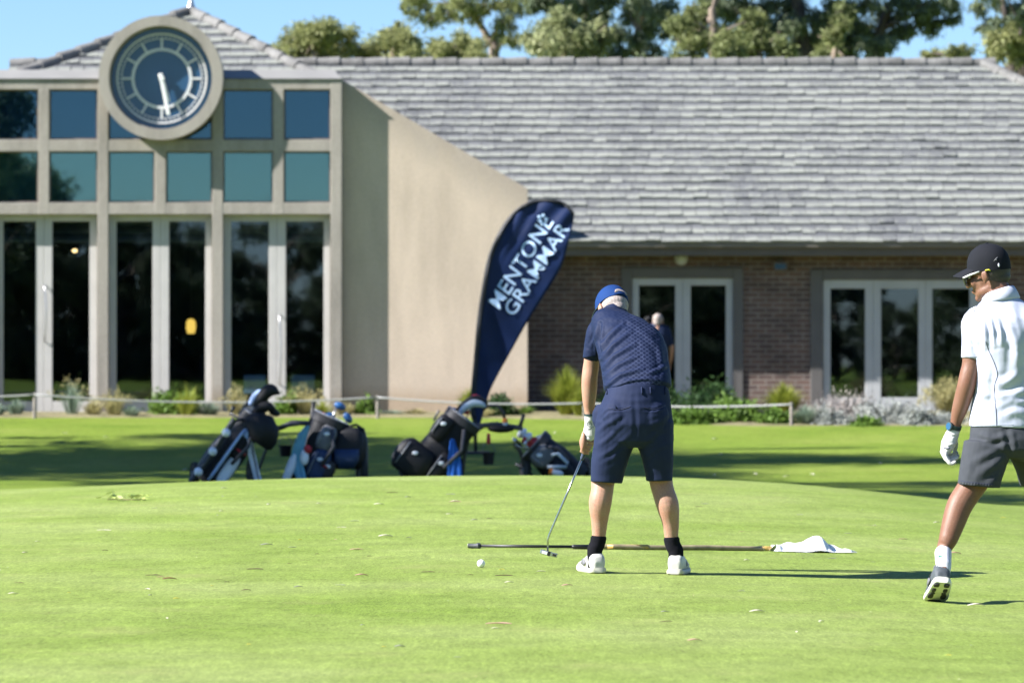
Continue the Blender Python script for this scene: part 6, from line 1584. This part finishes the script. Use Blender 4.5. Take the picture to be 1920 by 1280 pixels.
mb = MB().tube([(-.010,.13,.094),(-.030,.11,.10),(-.040,.14,.085)],.0025,6).tube([(.010,.13,.094),(.035,.11,.102),(.052,.13,.088)],.0025,6); mb.xf(Ms).build('lace_bow', M_rubber, sh1)
shoe(man, rf, (.15,.98,0), (0,0,1), M_shoe_d, M_sole_p)

# --- the far person by the door, mostly behind the golfer
TY = 69.2
def T(px, py, dy=0): return P(px, py, TY+dy)
tz = float(terrain(T(1232,0).x, TY))
far = empty('person', (T(1232,0).x, TY, tz), 'far grey haired person in dark navy top standing by the two leaf door', 'person')
Mh = frame(T(1234,602), (.35,.9,-.12), (0,0,1)); body = head_mb(Mh)
def Ts(z, cx, hw, ry): c = T(cx,660); return (Vector((c.x, TY, tz+z)), Vector((hw,0,0)), Vector((0,ry,0)))
body.sections([Ts(.90,1232,.15,.10),Ts(1.15,1232,.14,.095),Ts(1.36,1232,.17,.10),Ts(1.45,1232,.10,.07),Ts(1.52,1233,.055,.055)],18,2.3)
xr_ = T(1232,660).x
for s_ in (-1,1):
    body.limb([((xr_+s_*.18,TY,tz+1.36),.05),((xr_+s_*.235,TY+.0,tz+1.10),.042),((xr_+s_*.215,TY+.08,tz+.86),.028)],12,4)
    wv = Vector((xr_+s_*.213,TY+.09,tz+.84)); body.sections([(wv,Vector((.014,0,0)),Vector((0,.024,0))),(wv+Vector((0,.01,-.09)),Vector((.014,0,0)),Vector((0,.04,0)))],12,2.3)
    for i in range(4): body.limb([(wv+Vector((0,-.015+.02*i,-.085)),.009),(wv+Vector((-s_*.012,-.01+.02*i,-.15+.008*abs(i-1))),.008)],8,2)
    body.limb([(wv+Vector((0,.03,-.03)),.011),(wv+Vector((-s_*.015,.055,-.09)),.009)],8,2)
    body.limb([((xr_+s_*.09,TY,tz+.88),.08),((xr_+s_*.10,TY+.02,tz+.48),.056),((xr_+s_*.10,TY,tz+.08),.04)],12,4)
organic('body', body, M_skin_g, far, .010, 2)
st = MB().sections([Ts(.86,1232,.18,.125),Ts(1.05,1232,.17,.12),Ts(1.30,1232,.205,.125),Ts(1.41,1232,.17,.10),Ts(1.49,1233,.075,.07)],22,2.3)
for s_ in (-1,1): st.limb([((xr_+s_*.15,TY,tz+1.37),.07),((xr_+s_*.22,TY,tz+1.15),.06)],14,4)
M_top = weave('top_navy', (.012,.02,.05)); organic('top', st, M_top, far, .012, 3, folds_px([], .006, 8))
tr = MB().sections([Ts(.94,1232,.165,.115),Ts(.80,1232,.175,.125),Ts(.72,1232,.165,.115)],20,2.3)
for s_ in (-1,1): tr.limb([((xr_+s_*.09,TY,tz+.84),.095),((xr_+s_*.10,TY+.01,tz+.45),.078),((xr_+s_*.10,TY,tz+.09),.065)],14,4)
organic('trousers', tr, M_nyl, far, .012, 3, folds_px([], .006, 8))
hm = MB().ell((0,-.016,.035),(.082,.103,.088),None,22,14).ell((0,-.045,-.03),(.065,.065,.06)).xf(Mh); organic('hair', hm, M_hair_g, far, .010, 1, lambda co, no: vnoise(co, 60, .006, 4))
for s_ in (-1,1):
    shoe(far, Vector((xr_+s_*.10, TY-.06, tz+.005)), (s_*.15,1,0), (0,0,1), M_shoe_d, M_sole_p)
    MB().ell((s_*.031,.086,.002),(.012,.010,.009)).xf(Mh).build('eye', M_eye, far, smooth=True)
